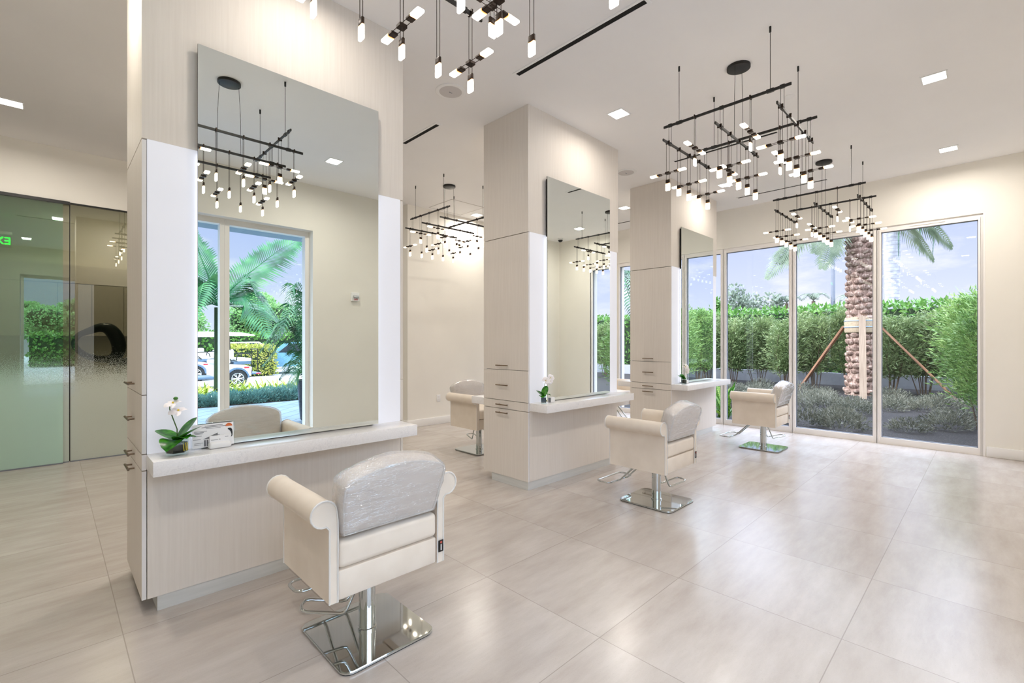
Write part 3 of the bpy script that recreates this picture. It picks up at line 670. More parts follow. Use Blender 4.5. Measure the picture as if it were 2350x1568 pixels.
# ------------------------------------------------------------------ chandeliers
def make_chandelier(label, loc):
    t = thing('chandelier', label, 'chandelier', loc, 0, 'black bar chandeliers')
    ZB, ZX = 3.193-ZC, 3.040-ZC    # local z from the ceiling
    def Z(z): return z-ZC
    MB().lathe([(.088,-.0005),(.088,-.022),(.08,-.026),(0,-.026)], 32).build('canopy', M['black'], t)
    bx, ys = .345, .475
    cross_y = (-.418, 0., .418)
    for s in (-1, 1): MB().tube([(s*.074, 0, -.02), (s*.088, 0, -.3), (s*.09, 0, ZX+.01)], .0018, 6).build('power_cord', M['black'], t)
    for s in (-1, 1):
        m = MB(); m.rbox(s*bx-.006, -ys, ZB-.010, s*bx+.006, ys, ZB+.010, .002, 1)
        for y in (-.34, .34): m.rbox(s*bx-.009, y-.025, ZB-.013, s*bx+.009, y+.025, ZB+.013, .002, 1)
        m.build('long_bar', M['black'], t, 30)
        for y in (-.34, .34):
            r = MB().cyl((s*bx, y, ZB), (s*bx, y, -.03), .0022, 6).build('suspension_rod', M['black'], t); MB().cyl((s*bx, y, -.04), (s*bx, y, -.0005), .0075, 10).build('ferrule', M['black'], r)
    for y in cross_y:
        m = MB(); m.rbox(-.465, y-.006, ZX-.010, .465, y+.006, ZX+.010, .002, 1)
        for s in (-1, 1): m.rbox(s*bx-.02, y-.009, ZX-.013, s*bx+.02, y+.009, ZX+.013, .002, 1)
        m.build('cross_bar', M['black'], t, 30)
        for s in (-1, 1):
            m = MB()
            for q in (-.011, .011): m.cyl((s*bx, y+q, ZX), (s*bx, y+q, ZB), .0016, 6)
            m.rbox(s*bx-.008, y-.016, ZB-.013, s*bx+.008, y+.016, ZB+.014, .002, 1)
            m.build('hanger', M['black'], t)
    protos = {}
    def inst(key, mk, mat, parent, loc, name):
        if key not in protos: protos[key] = mk().mesh(name, mat, 30)
        o = bpy.data.objects.new(name, protos[key]); COL.objects.link(o); o.parent = parent; o.location = loc; return o
    def slab(ax, w, th, z0, z1):
        m = MB()
        if ax == 'y': m.rbox(-th, -w, z0, th, w, z1, min(th, .005), 2)
        else: m.rbox(-w, -th, z0, w, th, z1, min(th, .005), 2)
        return m
    def pendant(x, y, zt, zc, ax):
        # wide direction ax; zt = bar height, zc = cap top
        def cap():
            m = slab(ax, .0180, .0066, -.030, 0)
            for q in (-.0125, .0125):
                p = (0, q) if ax == 'y' else (q, 0); m.cyl((p[0], p[1], -.005), (p[0], p[1], zt-zc), .0016, 6)
            q = (.005, .017) if ax == 'y' else (.017, .005)
            m.rbox(-q[0], -q[1], zt-zc-.013, q[0], q[1], zt-zc+.015, .002, 1); return m
        o = inst(('cap', ax, round(zt-zc, 3)), cap, M['bronze'], t, (x, y, zc), 'pendant')
        g = inst(('glass', ax), lambda: slab(ax, .0190, .0072, -.091, -.0295), M['bulb'], o, (0,0,0), 'lamp_glass')
    def crosspiece(x, y, z, ax, span):
        # horizontal double lamp along ax
        def B(a0, a1, w, h):
            return (a0, -w, -h, a1, w, h) if ax == 'x' else (-w, a0, -h, w, a1, h)
        def body():
            m = MB(); m.rbox(*B(-.018, .018, .019, .009), .003, 1)
            for q in (-.0125, .0125):
                a, b = ((-.06, q, 0), (.06, q, 0)) if ax == 'x' else ((q, -.06, 0), (q, .06, 0)); m.cyl(a, b, .0016, 6)
            for s in (-1, 1):
                a0, a1 = sorted((s*.056, s*.090)); m.rbox(*B(a0, a1, .0170, .0065), .003, 1)
            return m
        o = inst(('cross', ax), body, M['bronze'], t, (x, y, z), 'crosspiece')
        for s in (-1, 1):
            a0, a1 = sorted((s*.0895, s*span))
            inst(('cg', ax, s), lambda: MB().rbox(*B(a0, a1, .0180, .0070), .005, 2), M['bulb_h'], o, (0,0,0), 'lamp_glass')
    for i, y in enumerate(cross_y):
        for k, x in enumerate((-.385, -.19, 0., .195, .39)):
            pendant(x, y, ZX, Z(2.737), 'y')
            if (k % 2 == 0) == (i != 1): crosspiece(x, y, Z(2.790), 'y', .153)
    for s in (-1, 1):
        for y in (-.208, .208):
            pendant(s*bx, y, ZB, Z(2.893), 'x'); crosspiece(s*bx, y, Z(2.945), 'x', .165)
    return t
cd = make_chandelier('black bar chandelier of glowing tubes, the middle one hanging before the middle pillar', (4.005, 1.443, ZC))
for (x, y), lb in [((1.105, 1.400), 'black bar chandelier overhead at top centre, cut off by the upper photo edge'),
                   ((6.870, 1.460), 'black bar chandelier farthest away, hanging before the window wall'),
                   ((4.095, 5.458), 'black bar chandelier hanging by the back wall between nearest and middle pillars'),
                   ((1.16, 5.458), 'black bar chandelier behind the nearest pillar, seen as reflection in the green glass')]:
    dup(cd, (x, y, ZC), 0, lb)

# ------------------------------------------------------------------ things on the counters
def blade(m, base, az, length, width, rise, droop, fold=.25, n=8):
    b = Vector(base); d = Vector((math.cos(az), math.sin(az), 0)); sd_ = Vector((-math.sin(az), math.cos(az), 0)); up = Vector((0,0,1))
    vs = []; fs = []
    for i in range(n+1):
        u = i/n; c = b+d*(length*u)+up*(rise*u-droop*u*u)
        w = width*math.sin(PI*min(1, .06+.94*u)**.9)**.62*.5 if u < 1 else .0005
        for q in (-1, -.5, 0, .5, 1): vs.append(c+sd_*(w*q)+up*(abs(q)*w*fold))
    for i in range(n):
        for q in range(4): k = i*5+q; fs.append((k, k+1, k+6, k+5))
    m.add(vs, fs)
def flower(par, c, nrm, size):
    c = Vector(c); nrm = Vector(nrm).normalized(); a = nrm.orthogonal().normalized(); b = nrm.cross(a); m = MB()
    for k, (ang, L, W) in enumerate([(90,1,.55),(210,1,.5),(330,1,.5),(150,1.05,.95),(30,1.05,.95)]):
        t_ = math.radians(ang); d = a*math.cos(t_)+b*math.sin(t_); s_ = nrm.cross(d); vs = []; fs = []
        for i in range(6):
            u = i/5.; w = size*W*.62*math.sin(PI*min(1, .08+.92*u))**.55 if i < 5 else .0004
            p = c+d*(size*L*u)+nrm*(.006*math.sin(PI*u)-size*.12*u*u+(.001*k))
            for q in (-1, 0, 1): vs.append(p+s_*(w*q)-nrm*(abs(q)*w*.12))
        for i in range(5):
            for q in (0, 1): z = i*3+q; fs.append((z, z+1, z+4, z+3))
        m.add(vs, fs)
    o = m.build('flower', M['petal'], par, 180); MB().ball(c+nrm*.008, size*.11, 8, 6).build('lip', M['yellow'], o)
def orchid(label, loc, leaves, stem, flowers, buds, pot=(.05,.082,6)):
    t = thing('potted_orchid', label, 'orchid', loc, 0, 'white orchids on the counters'); r, h, n = pot
    g = MB().lathe([(r*.96,.0005),(r,.004),(r*1.02,h),(r*.94,h),(r*.92,.012),(0,.012)], n).build('glass_pot', M['clear'], t, 20)
    MB().lathe([(r*.905,.0125),(r*.92,h*.74),(0,h*.80)], n).build('moss', M['potfill'], t, 20)
    m = MB()
    for i in range(3): a = -1.15+.3*i; m.tube([(r*.5*math.cos(a), r*.5*math.sin(a), h*.78), (r*.93*math.cos(a), r*.93*math.sin(a), h*.7), (r*.935*math.cos(a+.1), r*.935*math.sin(a+.1), .02)], .002, 5)
    m.build('root', M['yellow'], t)
    for lf in leaves:
        m = MB(); blade(m, (0,0,h*.85), lf[0], lf[1], lf[2]*1.35, *lf[3:]); m.build('leaf', M['orchid_leaf'], t, 180)
    MB().tube(stem, .0026, 6).build('stem', M['stemgreen'], t)
    for c, nr, s_ in flowers: flower(t, c, nr, s_)
    for c, s_ in buds: MB().ball(c, s_, 10, 8, (1,1.35,.8)).build('bud', M['bud'], t)
    return t
d2r = math.radians
orchid('white orchid in clear square pot at the left end of the nearest counter', (.466, 2.930, .8245),
       [(d2r(140), .105, .078, .075, .02, .2), (d2r(235), .10, .085, .05, .085, .25), (d2r(-38), .125, .07, .095, .02, .1), (d2r(8), .09, .075, .13, .02, .2), (d2r(-75), .10, .06, .07, .05, .3), (d2r(-10), .085, .06, .04, .03, .2)],
       [(0,0,.07), (.0,0,.13), (-.018,.004,.19), (-.030,.008,.235), (-.028,.01,.262), (-.010,.004,.272)],
       [((-.018,-.008,.262), (-.2,-.3,1), .042), ((.004,-.010,.222), (-.1,-.35,1), .046)], [((-.006,.0,.288), .011)])
orchid('white orchid in small clear pot on the middle counter', (3.306, 2.945, .8245),
       [(d2r(170), .085, .06, .085, .02, .2), (d2r(215), .08, .06, .05, .05, .2), (d2r(20), .075, .05, .12, .02, .2), (d2r(-30), .07, .06, .07, .06, .3)],
       [(0,0,.07), (.005,0,.14), (.025,.002,.20), (.065,.0,.235), (.115,-.004,.23)],
       [((.022,-.010,.215), (-.75,-.6,.25), .040), ((.088,-.012,.238), (-.75,-.6,.2), .036), ((.078,-.012,.205), (-.6,-.7,.1), .030)], [((.118,-.008,.222), .008), ((.116,-.008,.205), .008)], (.036,.075,4))
orchid('white orchid in small clear pot on the far counter', (6.250, 2.975, .8245),
       [(d2r(165), .11, .07, .09, .03, .2), (d2r(190), .10, .06, .05, .03, .2), (d2r(-20), .08, .06, .06, .05, .2), (d2r(60), .07, .05, .1, .03, .2)],
       [(0,0,.07), (.0,0,.15), (.01,.002,.22), (.03,0,.25)],
       [((.018,-.010,.235), (-.8,-.5,.3), .046), ((.045,-.012,.20), (-.8,-.5,.1), .044), ((.05,-.012,.165), (-.8,-.5,0), .036)], [((.0,-.004,.262), .008)], (.036,.075,12))
t = thing('display_card', 'framed printed notice leaning against the nearest mirror', 'notice', (.640, 2.986, .8245), 0)
TL = Matrix.Rotation(d2r(-6), 4, 'X')
MB().rbox(-.105,-.003,.0005,.105,.003,.135,.0015,1).xform(TL).build('acrylic_sleeve', M['acrylic'], t); MB().box(-.098,-.0045,.006,.098,-.0035,.13).xform(TL).build('printed_sheet', M['paper'], t, smooth=0)
m = MB(); rr = random.Random(5)
for z, a, b, h in [(.118,-.04,.045,.003),(.111,-.055,.06,.003),(.104,-.035,.035,.002),(.092,-.09,-.03,.002),(.085,-.09,-.045,.003),(.079,-.085,-.05,.002),(.068,-.09,-.055,.002),(.066,.0,.03,.002),(.05,-.095,-.06,.002),(.03,-.09,-.05,.002),(.022,-.09,-.06,.002)]: m.box(a, -.0052, z, b, -.0046, z+h)
for k in range(5): m.box(-.045+.012*k, -.0052, .012, -.037+.012*k, -.0046, .045)
m.add([(-.05,-.005,.05),(.02,-.005,.05),(.02,-.005,.078)], [(0,1,2)])
m.xform(TL).build('print_lines', M['print'], t, smooth=0)
P = [(.075+.017*math.cos(a), .108+.017*math.sin(a)) for a in [PI*i/10 for i in range(11)]]
MB().prism(P, 'y', -.0052, -.0046).xform(TL).build('fan_emblem', M['orange'], t, smooth=0)
P = [(.068,.092),(.074,.098),(.084,.097),(.091,.088),(.093,.07),(.091,.052),(.084,.046),(.087,.06),(.083,.076),(.076,.086)]
MB().prism(P, 'y', -.0052, -.0046).xform(TL).build('dark_figure', M['black'], t, smooth=0)
def holder(label, loc, w, cards):
    t = thing('card_holder', label, 'card holder', loc, 0)
    MB().rbox(-w,-.022,.0005,w,.022,.036,.012,3).build('tray', M['white_plastic'], t)
    if cards:
        m = MB(); m.box(-w+.006,-.004,.02,w-.006,.010,.068); c = m.build('business_cards', M['paper'], t, smooth=0)
        m = MB(); m.box(-w+.012,-.0046,.046,-w+.045,-.0041,.048); m.box(w-.03,-.0046,.058,w-.014,-.0041,.060); m.box(-.004,-.0046,.046,.002,-.0041,.05); m.build('print_lines', M['print'], c, smooth=0)
holder('white tray holding business cards in front of the printed notice', (.662, 2.952, .8245), .054, True)
t = thing('card_stand', 'small grey and white card stand beside the middle orchid', 'card holder', (3.442, 2.965, .8245))
MB().rbox(-.03,-.022,.0005,.03,.022,.05,.008,2).build('body', M['white_plastic'], t); MB().box(-.032,-.018,.004,-.0301,.012,.046).build('printed_sheet', M['print'], t, smooth=0)
t = thing('card_stand', 'small grey and white card stand beside the far orchid', 'card holder', (6.352, 2.99, .8245))
MB().rbox(-.03,-.022,.0005,.03,.022,.05,.008,2).build('body', M['white_plastic'], t); MB().box(-.032,-.018,.004,-.0301,.012,.046).build('printed_sheet', M['print'], t, smooth=0)
# ------------------------------------------------------------------ planting helpers
def diamond(vs, fs, c, d, n, L, W):
    # a leaf: pointed quad from c along d, lying across n
    s = d.cross(n)
    s = s.normalized() if s.length > 1e-4 else d.orthogonal().normalized()
    b = len(vs); vs += [c, c+d*(L*.45)+s*(W*.5), c+d*L, c+d*(L*.45)-s*(W*.5)]; fs.append((b, b+1, b+2, b+3))
def rv(r): 
    while 1:
        v = Vector((r.uniform(-1,1), r.uniform(-1,1), r.uniform(-1,1)))
        if .05 < v.length < 1: return v.normalized()
def hedge_box(name, label, x0, y0, z0, x1, y1, z1, n, L, mat, seed, cat='hedge', faces='xXyYZ', ragged=.12, group=None):
    r = random.Random(seed); cx, cy = (x0+x1)/2, (y0+y1)/2
    t = thing(name, label, cat, (cx, cy, z0), 0, group)
    a, b, h = (x1-x0)/2, (y1-y0)/2, z1-z0; e = .1
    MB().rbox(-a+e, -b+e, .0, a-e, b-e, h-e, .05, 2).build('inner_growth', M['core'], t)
    vs = []; fs = []; A = {'x': b*h*2, 'X': b*h*2, 'y': a*h*2, 'Y': a*h*2, 'Z': a*b*4}
    tot = sum(A[f] for f in faces)
    for f in faces:
        for _ in range(int(n*A[f]/tot)):
            u = r.uniform(-1,1); v = r.random(); dep = r.uniform(-ragged, ragged*.6)
            if f == 'x': c = Vector((-a-dep, u*b, v*h)); nn = Vector((-1,0,0))
            elif f == 'X': c = Vector((a+dep, u*b, v*h)); nn = Vector((1,0,0))
            elif f == 'y': c = Vector((u*a, -b-dep, v*h)); nn = Vector((0,-1,0))
            elif f == 'Y': c = Vector((u*a, b+dep, v*h)); nn = Vector((0,1,0))
            else: c = Vector((u*a, r.uniform(-1,1)*b, h+dep)); nn = Vector((0,0,1))
            d = (rv(r)+Vector((0,0,.5))+nn*.5).normalized(); diamond(vs, fs, c, d, (nn+rv(r)*.7).normalized(), L*r.uniform(.7,1.3), L*.55)
    m = MB(); m.v = vs; m.f = fs; m.leaves('foliage', M[mat], t); return t
def podo_mesh(seed, h, rad, n, mat, L=.11):
    r = random.Random(seed); vs = []; fs = []; st = MB(); stems = []
    for k in range(9):
        a = r.uniform(0, 2*PI); q = r.uniform(.1, 1)*rad*.6
        p0 = Vector((q*.35*math.cos(a), q*.35*math.sin(a), 0)); p1 = Vector((q*math.cos(a), q*math.sin(a), h*r.uniform(.45,.6))); p2 = Vector((q*1.1*math.cos(a+.3), q*1.1*math.sin(a+.3), h*r.uniform(.85,1.0)))
        st.tube([p0, (p0+p1)*.5+Vector((r.uniform(-.04,.04), r.uniform(-.04,.04), 0)), p1, p2], [.014,.012,.009,.004], 5); stems.append((p0, p1, p2))
    for _ in range(n):
        p0, p1, p2 = r.choice(stems); u = r.uniform(.16, 1)**.8
        c = (p0.lerp(p1, u*2) if u < .5 else p1.lerp(p2, u*2-1)); w = rad*(.62 if u < .85 else .4)*(.55 if u < .28 else 1)
        off = rv(r)*w*r.random()**.6; off.z *= .6; c = c+off
        d = (Vector((off.x, off.y, 0))*1.5/max(w, .01)+Vector((0,0,r.uniform(-.1,1.3)))+rv(r)*.7).normalized()
        diamond(vs, fs, c, d, rv(r), L*r.uniform(.7,1.3), L*.2)
    m = MB(); m.v = vs; m.f = fs
    return m.raw('foliage', M[mat]), st.mesh('stems', M['bark'], 60)
def plant(name, label, cat, meshes, loc, rz=0, sc=1., group=None, scz=None):
    t = thing(name, label, cat, loc, rz, group); t.scale = (sc, sc, scz or sc)
    for nm, me in meshes: o = bpy.data.objects.new(nm, me); COL.objects.link(o); o.parent = t
    return t
def frond(m, pts, L, n, W=.03, droop=.35, r0=.02, roll=0.):
    P = [Vector(p) for p in pts]
    def cat(u):
        f = u*(len(P)-1); i = min(int(f), len(P)-2); tt = f-i; a = P[max(i-1,0)]; b = P[i]; c = P[i+1]; d = P[min(i+2,len(P)-1)]
        return .5*((2*b)+(c-a)*tt+(2*a-5*b+4*c-d)*tt**2+(3*b-a-3*c+d)*tt**3)
    ss = [cat(i/14.) for i in range(15)]; m.tube(ss, [r0*(1-.85*i/14.) for i in range(15)], 5)
    for i in range(n):
        u = .10+.90*i/(n-1); c = cat(u); d = (cat(min(1, u+.02))-cat(max(0, u-.02))).normalized()
        side = d.cross(Vector((0,0,1)))
        side = side.normalized() if side.length > .1 else Vector((1,0,0))
        upv = side.cross(d); side = side*math.cos(roll)+upv*math.sin(roll)
        ll = L*(math.sin(PI*min(1, .18+.80*u))**.7)*R.uniform(.85,1.1)
        for s in (-1, 1):
            dr = (side*s*.85+d*.55+Vector((0,0,.10))).normalized(); p0 = c; p1 = c+dr*ll*.55+Vector((0,0,-droop*ll*.15)); p2 = c+dr*ll+Vector((0,0,-droop*ll))
            wv = d*(W*.5); m.add([p0-wv*.5, p0+wv*.5, p1+wv, p1-wv, p2], [(0,1,2,3), (3,2,4)])
# ------------------------------------------------------------------ garden beyond the window wall
GZ = -.05
o = MB().box(XW+.25, -16, GZ-.2, 40, 24, GZ).build('mulch_bed', M['mulch'], smooth=0); o['kind'] = 'structure'
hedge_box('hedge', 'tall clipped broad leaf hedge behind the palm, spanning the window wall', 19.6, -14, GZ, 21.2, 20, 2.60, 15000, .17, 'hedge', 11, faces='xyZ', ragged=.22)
o = tag(MB().box(19.0, -14, GZ, 19.2, 20, .36).build('low_wall', M['concrete'], smooth=0), 'low pale concrete wall at the foot of the hedge', 'wall')
PA = [podo_mesh(s, 2.35, .82, 6500, 'podo', .15) for s in (1, 2, 3)]; PB = podo_mesh(4, 2.3, .80, 10000, 'podo2', .115)
rp = random.Random(21)
ly = 'narrow leaved shrub in the row before the tall hedge'
for k in range(18):
    y = -5.6+.86*k; fo, st = PA[k % 3]
    plant('podocarpus_shrub', ly, 'shrub', [('foliage', fo), ('stems', st)], (17.3+rp.uniform(-.35,.35), y+rp.uniform(-.15,.15), GZ), rp.uniform(0,6), 1.0, 'narrow leaved shrubs before the hedge', rp.uniform(.90,1.06))
fo, st = PB
for (x, y, s_, lb) in [(9.80,-.14,.88,'bright narrow leaved bush close to the glass at the right window edge'), (10.9,.05,.98,'bright narrow leaved bush just behind the one at the right window edge'), (12.2,-.25,1.02,'third bright narrow leaved bush along the right side of the garden'), (13.6,-.5,1.05,'fourth bright narrow leaved bush at the right side toward the hedge'), (15.2,-.7,1.08,'farthest bright narrow leaved bush on the right before the hedge')]:
    plant('podocarpus_shrub', lb, 'shrub', [('foliage', fo), ('stems', st)], (x, y, GZ), rp.uniform(0,6), s_)
# low silvery shrubs
def dwarf_mesh(seed, n=850):
    r = random.Random(seed); vs = []; fs = []
    for _ in range(n):
        d = rv(r); d.z = abs(d.z)*.9+.1; d.normalize(); k = r.uniform(.45,1)
        c = Vector((d.x*.42*k, d.y*.42*k, d.z*.30*k)); diamond(vs, fs, c, (d+rv(r)*.6+Vector((0,0,.3))).normalized(), rv(r), r.uniform(.05,.09), .018)
    m = MB(); m.v = vs; m.f = fs; return m.raw('silvery_shrub', M['dwarf'])
DM = [dwarf_mesh(31), dwarf_mesh(32)]
k = 0
for i in range(8):
    for j in range(8):
        x = 9.3+i*.82+rp.uniform(-.25,.25); y = .2+j*.72+i*.12+rp.uniform(-.2,.2)
        if y > 6.4 or (y > 3.1 and x < 10.2) or (x < 10.3 and y < .75) or rp.random() < .28: continue
        o = bpy.data.objects.new('silvery_shrub', DM[k % 2]); COL.objects.link(o); o.location = (x, y, GZ); o.rotation_euler = (0,0,rp.uniform(0,6)); s_ = rp.uniform(.75,1.15); o.scale = (s_, s_, s_*rp.uniform(.8,1.1)); k += 1
        tag(o, 'low silvery grey shrub growing in the dark mulch outside the window wall', 'shrub', 'low silvery shrubs in the mulch')
# ginger-like plants near the glass by the far pillar
for q, (x, y, lb) in enumerate([(9.05,3.55,'dark strappy leaf plant outside the glass, left of the far chair'), (9.15,4.3,'dark strappy leaf plant outside the narrow pane beside the far pillar'), (9.2,5.0,'dark strappy leaf plant outside the pane hidden by the far pillar')]):
    m = MB(); r = random.Random(50+q)
    for i in range(26): blade(m, (x+r.uniform(-.1,.1), y+r.uniform(-.1,.1), GZ), r.uniform(0, 2*PI), r.uniform(.3,.55), r.uniform(.05,.09), r.uniform(.45,1.0), r.uniform(.2,.5), .2, 5)
    tag(m.leaves('strap_leaf_plant', M['ginger']), lb, 'plant')
# date palm with braces
PX, PY = 16.0, 2.52
t = thing('date_palm', 'stout date palm trunk with wrapped band standing in the garden', 'palm tree', (PX, PY, GZ))
m = MB(); prof = [(.38,0),(.33,.25),(.30,.9),(.295,2.0),(.30,3.2),(.32,4.2),(.38,5.0),(.30,5.4)]
tr = MB().lathe(prof, 24); r = random.Random(8)
def rad(z):
    for (a, b), (c, d) in zip(prof[:-1], prof[1:]):
        if b <= z <= d: return a+(c-a)*(z-b)/(d-b)
    return .3
row = 0; z = .12
while z < 5.1:
    nb = 8
    for k in range(nb):
        a = 2*PI*(k+(row % 2)*.5+r.uniform(-.12,.12))/nb; q = rad(z); sz = r.uniform(.8,1.15)
        c = Vector((math.cos(a), math.sin(a), 0)); s_ = Vector((-math.sin(a), math.cos(a), 0)); zz = z+r.uniform(-.04,.04)
        e = MB().ball((0,0,0), 1., 8, 6); T = c*r.uniform(.05,.085); S_ = s_*(.118*sz); U = Vector((0,0,.085*sz))+c*.03; O3 = c*(q+.0)+Vector((0,0,zz))
        e.v = [tuple(O3+T*p[0]+S_*p[1]+U*p[2]) for p in e.v]; tr.add(e.v, e.f)
    z += .165; row += 1
tr.build('trunk', M['boots'], t, 25)
w_ = MB().lathe([(.37,1.72),(.385,1.76),(.38,1.88),(.39,1.98),(.375,2.10),(.36,2.14)], 24).build('burlap_wrap', M['burlap'], t)
for z in (1.86, 2.03): MB().lathe([(.392,z),(.396,z+.008),(.396,z+.02),(.392,z+.028)], 24).build('strap', M['strap'], w_)
for k in range(16):
    m = MB(); a = 2*PI*k/16+.15; el = (0.9, .45, .7)[k % 3]; q = 2.3+.35*(k % 2); up = 1.2*el
    c, s_ = math.cos(a), math.sin(a)
    frond(m, [(.2*c,.2*s_,5.2), (.75*c,.75*s_,5.9+up*.55), (1.5*c,1.5*s_,6.2+up*.6), (q*.95*c,q*.95*s_,6.0+up*.3), (q*1.08*c,q*1.08*s_,5.5+up*.15)], .42, 44, .03, .35, .022)
    m.leaves('frond', M['date'], t)
for tip, mid in [((15.0,4.62,3.28), (15.4,3.9,4.35)), ((15.0,3.22,3.42), (15.35,3.0,4.4)), ((14.9,.64,3.62), (15.3,1.3,4.5)), ((14.6,1.15,3.9), (15.2,1.7,4.6)), ((15.1,4.35,3.75), (15.5,3.7,4.7)), ((14.8,.95,3.35), (15.2,1.5,4.25)), ((15.2,3.45,3.9), (15.5,3.1,4.7))]:
    m = MB(); a = Vector((PX-.15, PY, 5.3-GZ)); b = Vector(mid); c = Vector(tip); O_ = Vector((PX, PY, GZ))
    frond(m, [a-O_, a.lerp(b, .5)+Vector((0,0,.32))-O_, b-O_, b.lerp(c, .55)+Vector((0,0,.10))-O_, c-O_],   .50, 44, .06, .30, .022, .9); m.leaves('frond', M['date'], t)
def board(name, label, p0, p1, w, th, mat, grp):
    p0 = Vector(p0); p1 = Vector(p1); d = (p1-p0); L = d.length; d.normalize()
    o = MB().box(-w/2, -th/2, 0, w/2, th/2, L).build(name, M[mat], smooth=0); o.location = p0; o.rotation_euler = d.to_track_quat('Z', 'X').to_euler(); tag(o, label, 'brace', grp); return o
b1 = board('palm_brace', 'pale upright timber brace in front of the date palm trunk', (14.75,2.28,GZ), (15.62,2.44,2.10), .05, .15, 'lumber', None)
board('palm_brace', 'reddish timber brace leaning on the palm from the right', (16.35,.62,GZ), (16.05,2.12,1.85), .05, .12, 'lumber2', None)
board('palm_brace', 'reddish timber brace leaning on the palm from the left', (16.45,4.15,GZ), (16.05,2.92,1.85), .05, .12, 'lumber2', None)
# royal palm, lamp pole, rail, far trees
t = thing('royal_palm', 'smooth grey palm trunk rising behind the hedge, right of date palm', 'palm tree', (23.0, 2.66, GZ))
MB().lathe([(.235,0),(.22,1.5),(.23,3.2),(.255,5.0),(.27,6.4),(.2,7.4)], 20).build('trunk', M['royal'], t)
for a, q in ((2.85,.4),(3.4,-.1),(3.9,.2),(1.2,.3),(5.2,.2)):
    m = MB(); c, s_ = math.cos(a), math.sin(a); frond(m, [(0,0,7.4), (.5*c,.5*s_,7.9), (1.1*c,1.1*s_,7.2), (1.3*c,1.3*s_,5.9), (1.25*c,1.25*s_,4.6)], .7, 44, .08, .5, .03); m.leaves('frond', M['palm'], t)
o = MB(); o.cyl((33,6.55,GZ), (33,6.55,9.5), .12, 12, .10); tag(o.build('lamp_pole', M['polegrey']), 'thin dark lamp pole left of the date palm', 'pole')
o = MB(); o.cyl((30,-6,3.30), (30,3.0,3.30), .035, 8); o.cyl((30,-6,GZ), (30,-6,3.30), .04, 8); o.cyl((30,3.0,GZ), (30,3.0,3.30), .04, 8); tag(o.build('net_rail', M['black']), 'thin dark rail running above the hedge at the right', 'rail')
def blob_mesh(seed, rx, ry, rz, n, L, mat, lumps=9):
    r = random.Random(seed); C = [(Vector((rv(r).x*rx*.6, rv(r).y*ry*.6, rz*r.uniform(-.5,.6))), r.uniform(.35,.55)) for _ in range(lumps)]; vs = []; fs = []
    for _ in range(n):
        c, k = r.choice(C); d = rv(r); p = c+Vector((d.x*rx*k, d.y*ry*k, d.z*rz*k))*r.uniform(.8,1.05)
        diamond(vs, fs, p, (d+rv(r)+Vector((0,0,.3))).normalized(), (d+rv(r)*.6).normalized(), L*r.uniform(.7,1.3), L*.55)
    m = MB(); m.v = vs; m.f = fs; core = MB()
    for c, k in C: core.ball(c, .8*k, 10, 8, (rx, ry, rz))
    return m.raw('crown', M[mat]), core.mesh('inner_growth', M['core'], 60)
def tree(name, label, loc, rx, ry, rz, zc, n, L, mat, seed, trunk=.12, core=True, group=None):
    t = thing(name, label, 'tree', loc, 0, group); a, b = blob_mesh(seed, rx, ry, rz, n, L, mat)
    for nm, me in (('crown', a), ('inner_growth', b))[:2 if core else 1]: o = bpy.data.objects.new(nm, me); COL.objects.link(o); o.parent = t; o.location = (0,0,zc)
    MB().cyl((0,0,0), (0,0,zc), trunk, 8, trunk*.6).build('trunk', M['bark'], t)
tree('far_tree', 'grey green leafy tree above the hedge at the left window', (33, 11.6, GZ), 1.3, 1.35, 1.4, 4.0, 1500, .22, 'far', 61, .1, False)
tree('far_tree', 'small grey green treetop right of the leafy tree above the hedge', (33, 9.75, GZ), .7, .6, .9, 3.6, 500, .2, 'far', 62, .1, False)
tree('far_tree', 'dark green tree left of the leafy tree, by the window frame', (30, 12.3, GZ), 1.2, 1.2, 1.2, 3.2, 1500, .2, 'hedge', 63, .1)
for (x, y, z, lb) in [(33,9.0,3.9,'small palm top above the hedge beside the window mullion'), (33,7.55,3.95,'small palm top above the hedge left of the lamp pole'), (33,5.6,3.75,'small palm top just left of the date palm trunk')]:
    t = thing('distant_palm', lb, 'palm tree', (x, y, GZ)); MB().cyl((0,0,0), (0,0,z), .1, 8).build('trunk', M['bark'], t)
    for a in range(7):
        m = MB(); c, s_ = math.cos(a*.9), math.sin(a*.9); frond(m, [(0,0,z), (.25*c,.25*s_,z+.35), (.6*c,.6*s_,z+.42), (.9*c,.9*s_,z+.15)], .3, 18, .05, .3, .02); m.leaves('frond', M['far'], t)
# palm seen in the gap between pillars
t = thing('garden_palm', 'bright green palm fronds outside the window gap beside the far pillar', 'palm tree', (12.4, 8.3, GZ)); MB().cyl((0,0,0), (0,0,3.2), .09, 10).build('trunk', M['bark'], t)
for k in range(9):
    m = MB(); a = k*.7+3.4; c, s_ = math.cos(a), math.sin(a); frond(m, [(0,0,3.2), (.4*c,.4*s_,3.6), (1.0*c,1.0*s_,3.45), (1.5*c,1.5*s_,2.7), (1.7*c,1.7*s_,2.1)], .4, 34, .045, .4, .02); m.leaves('frond', M['palm'], t)

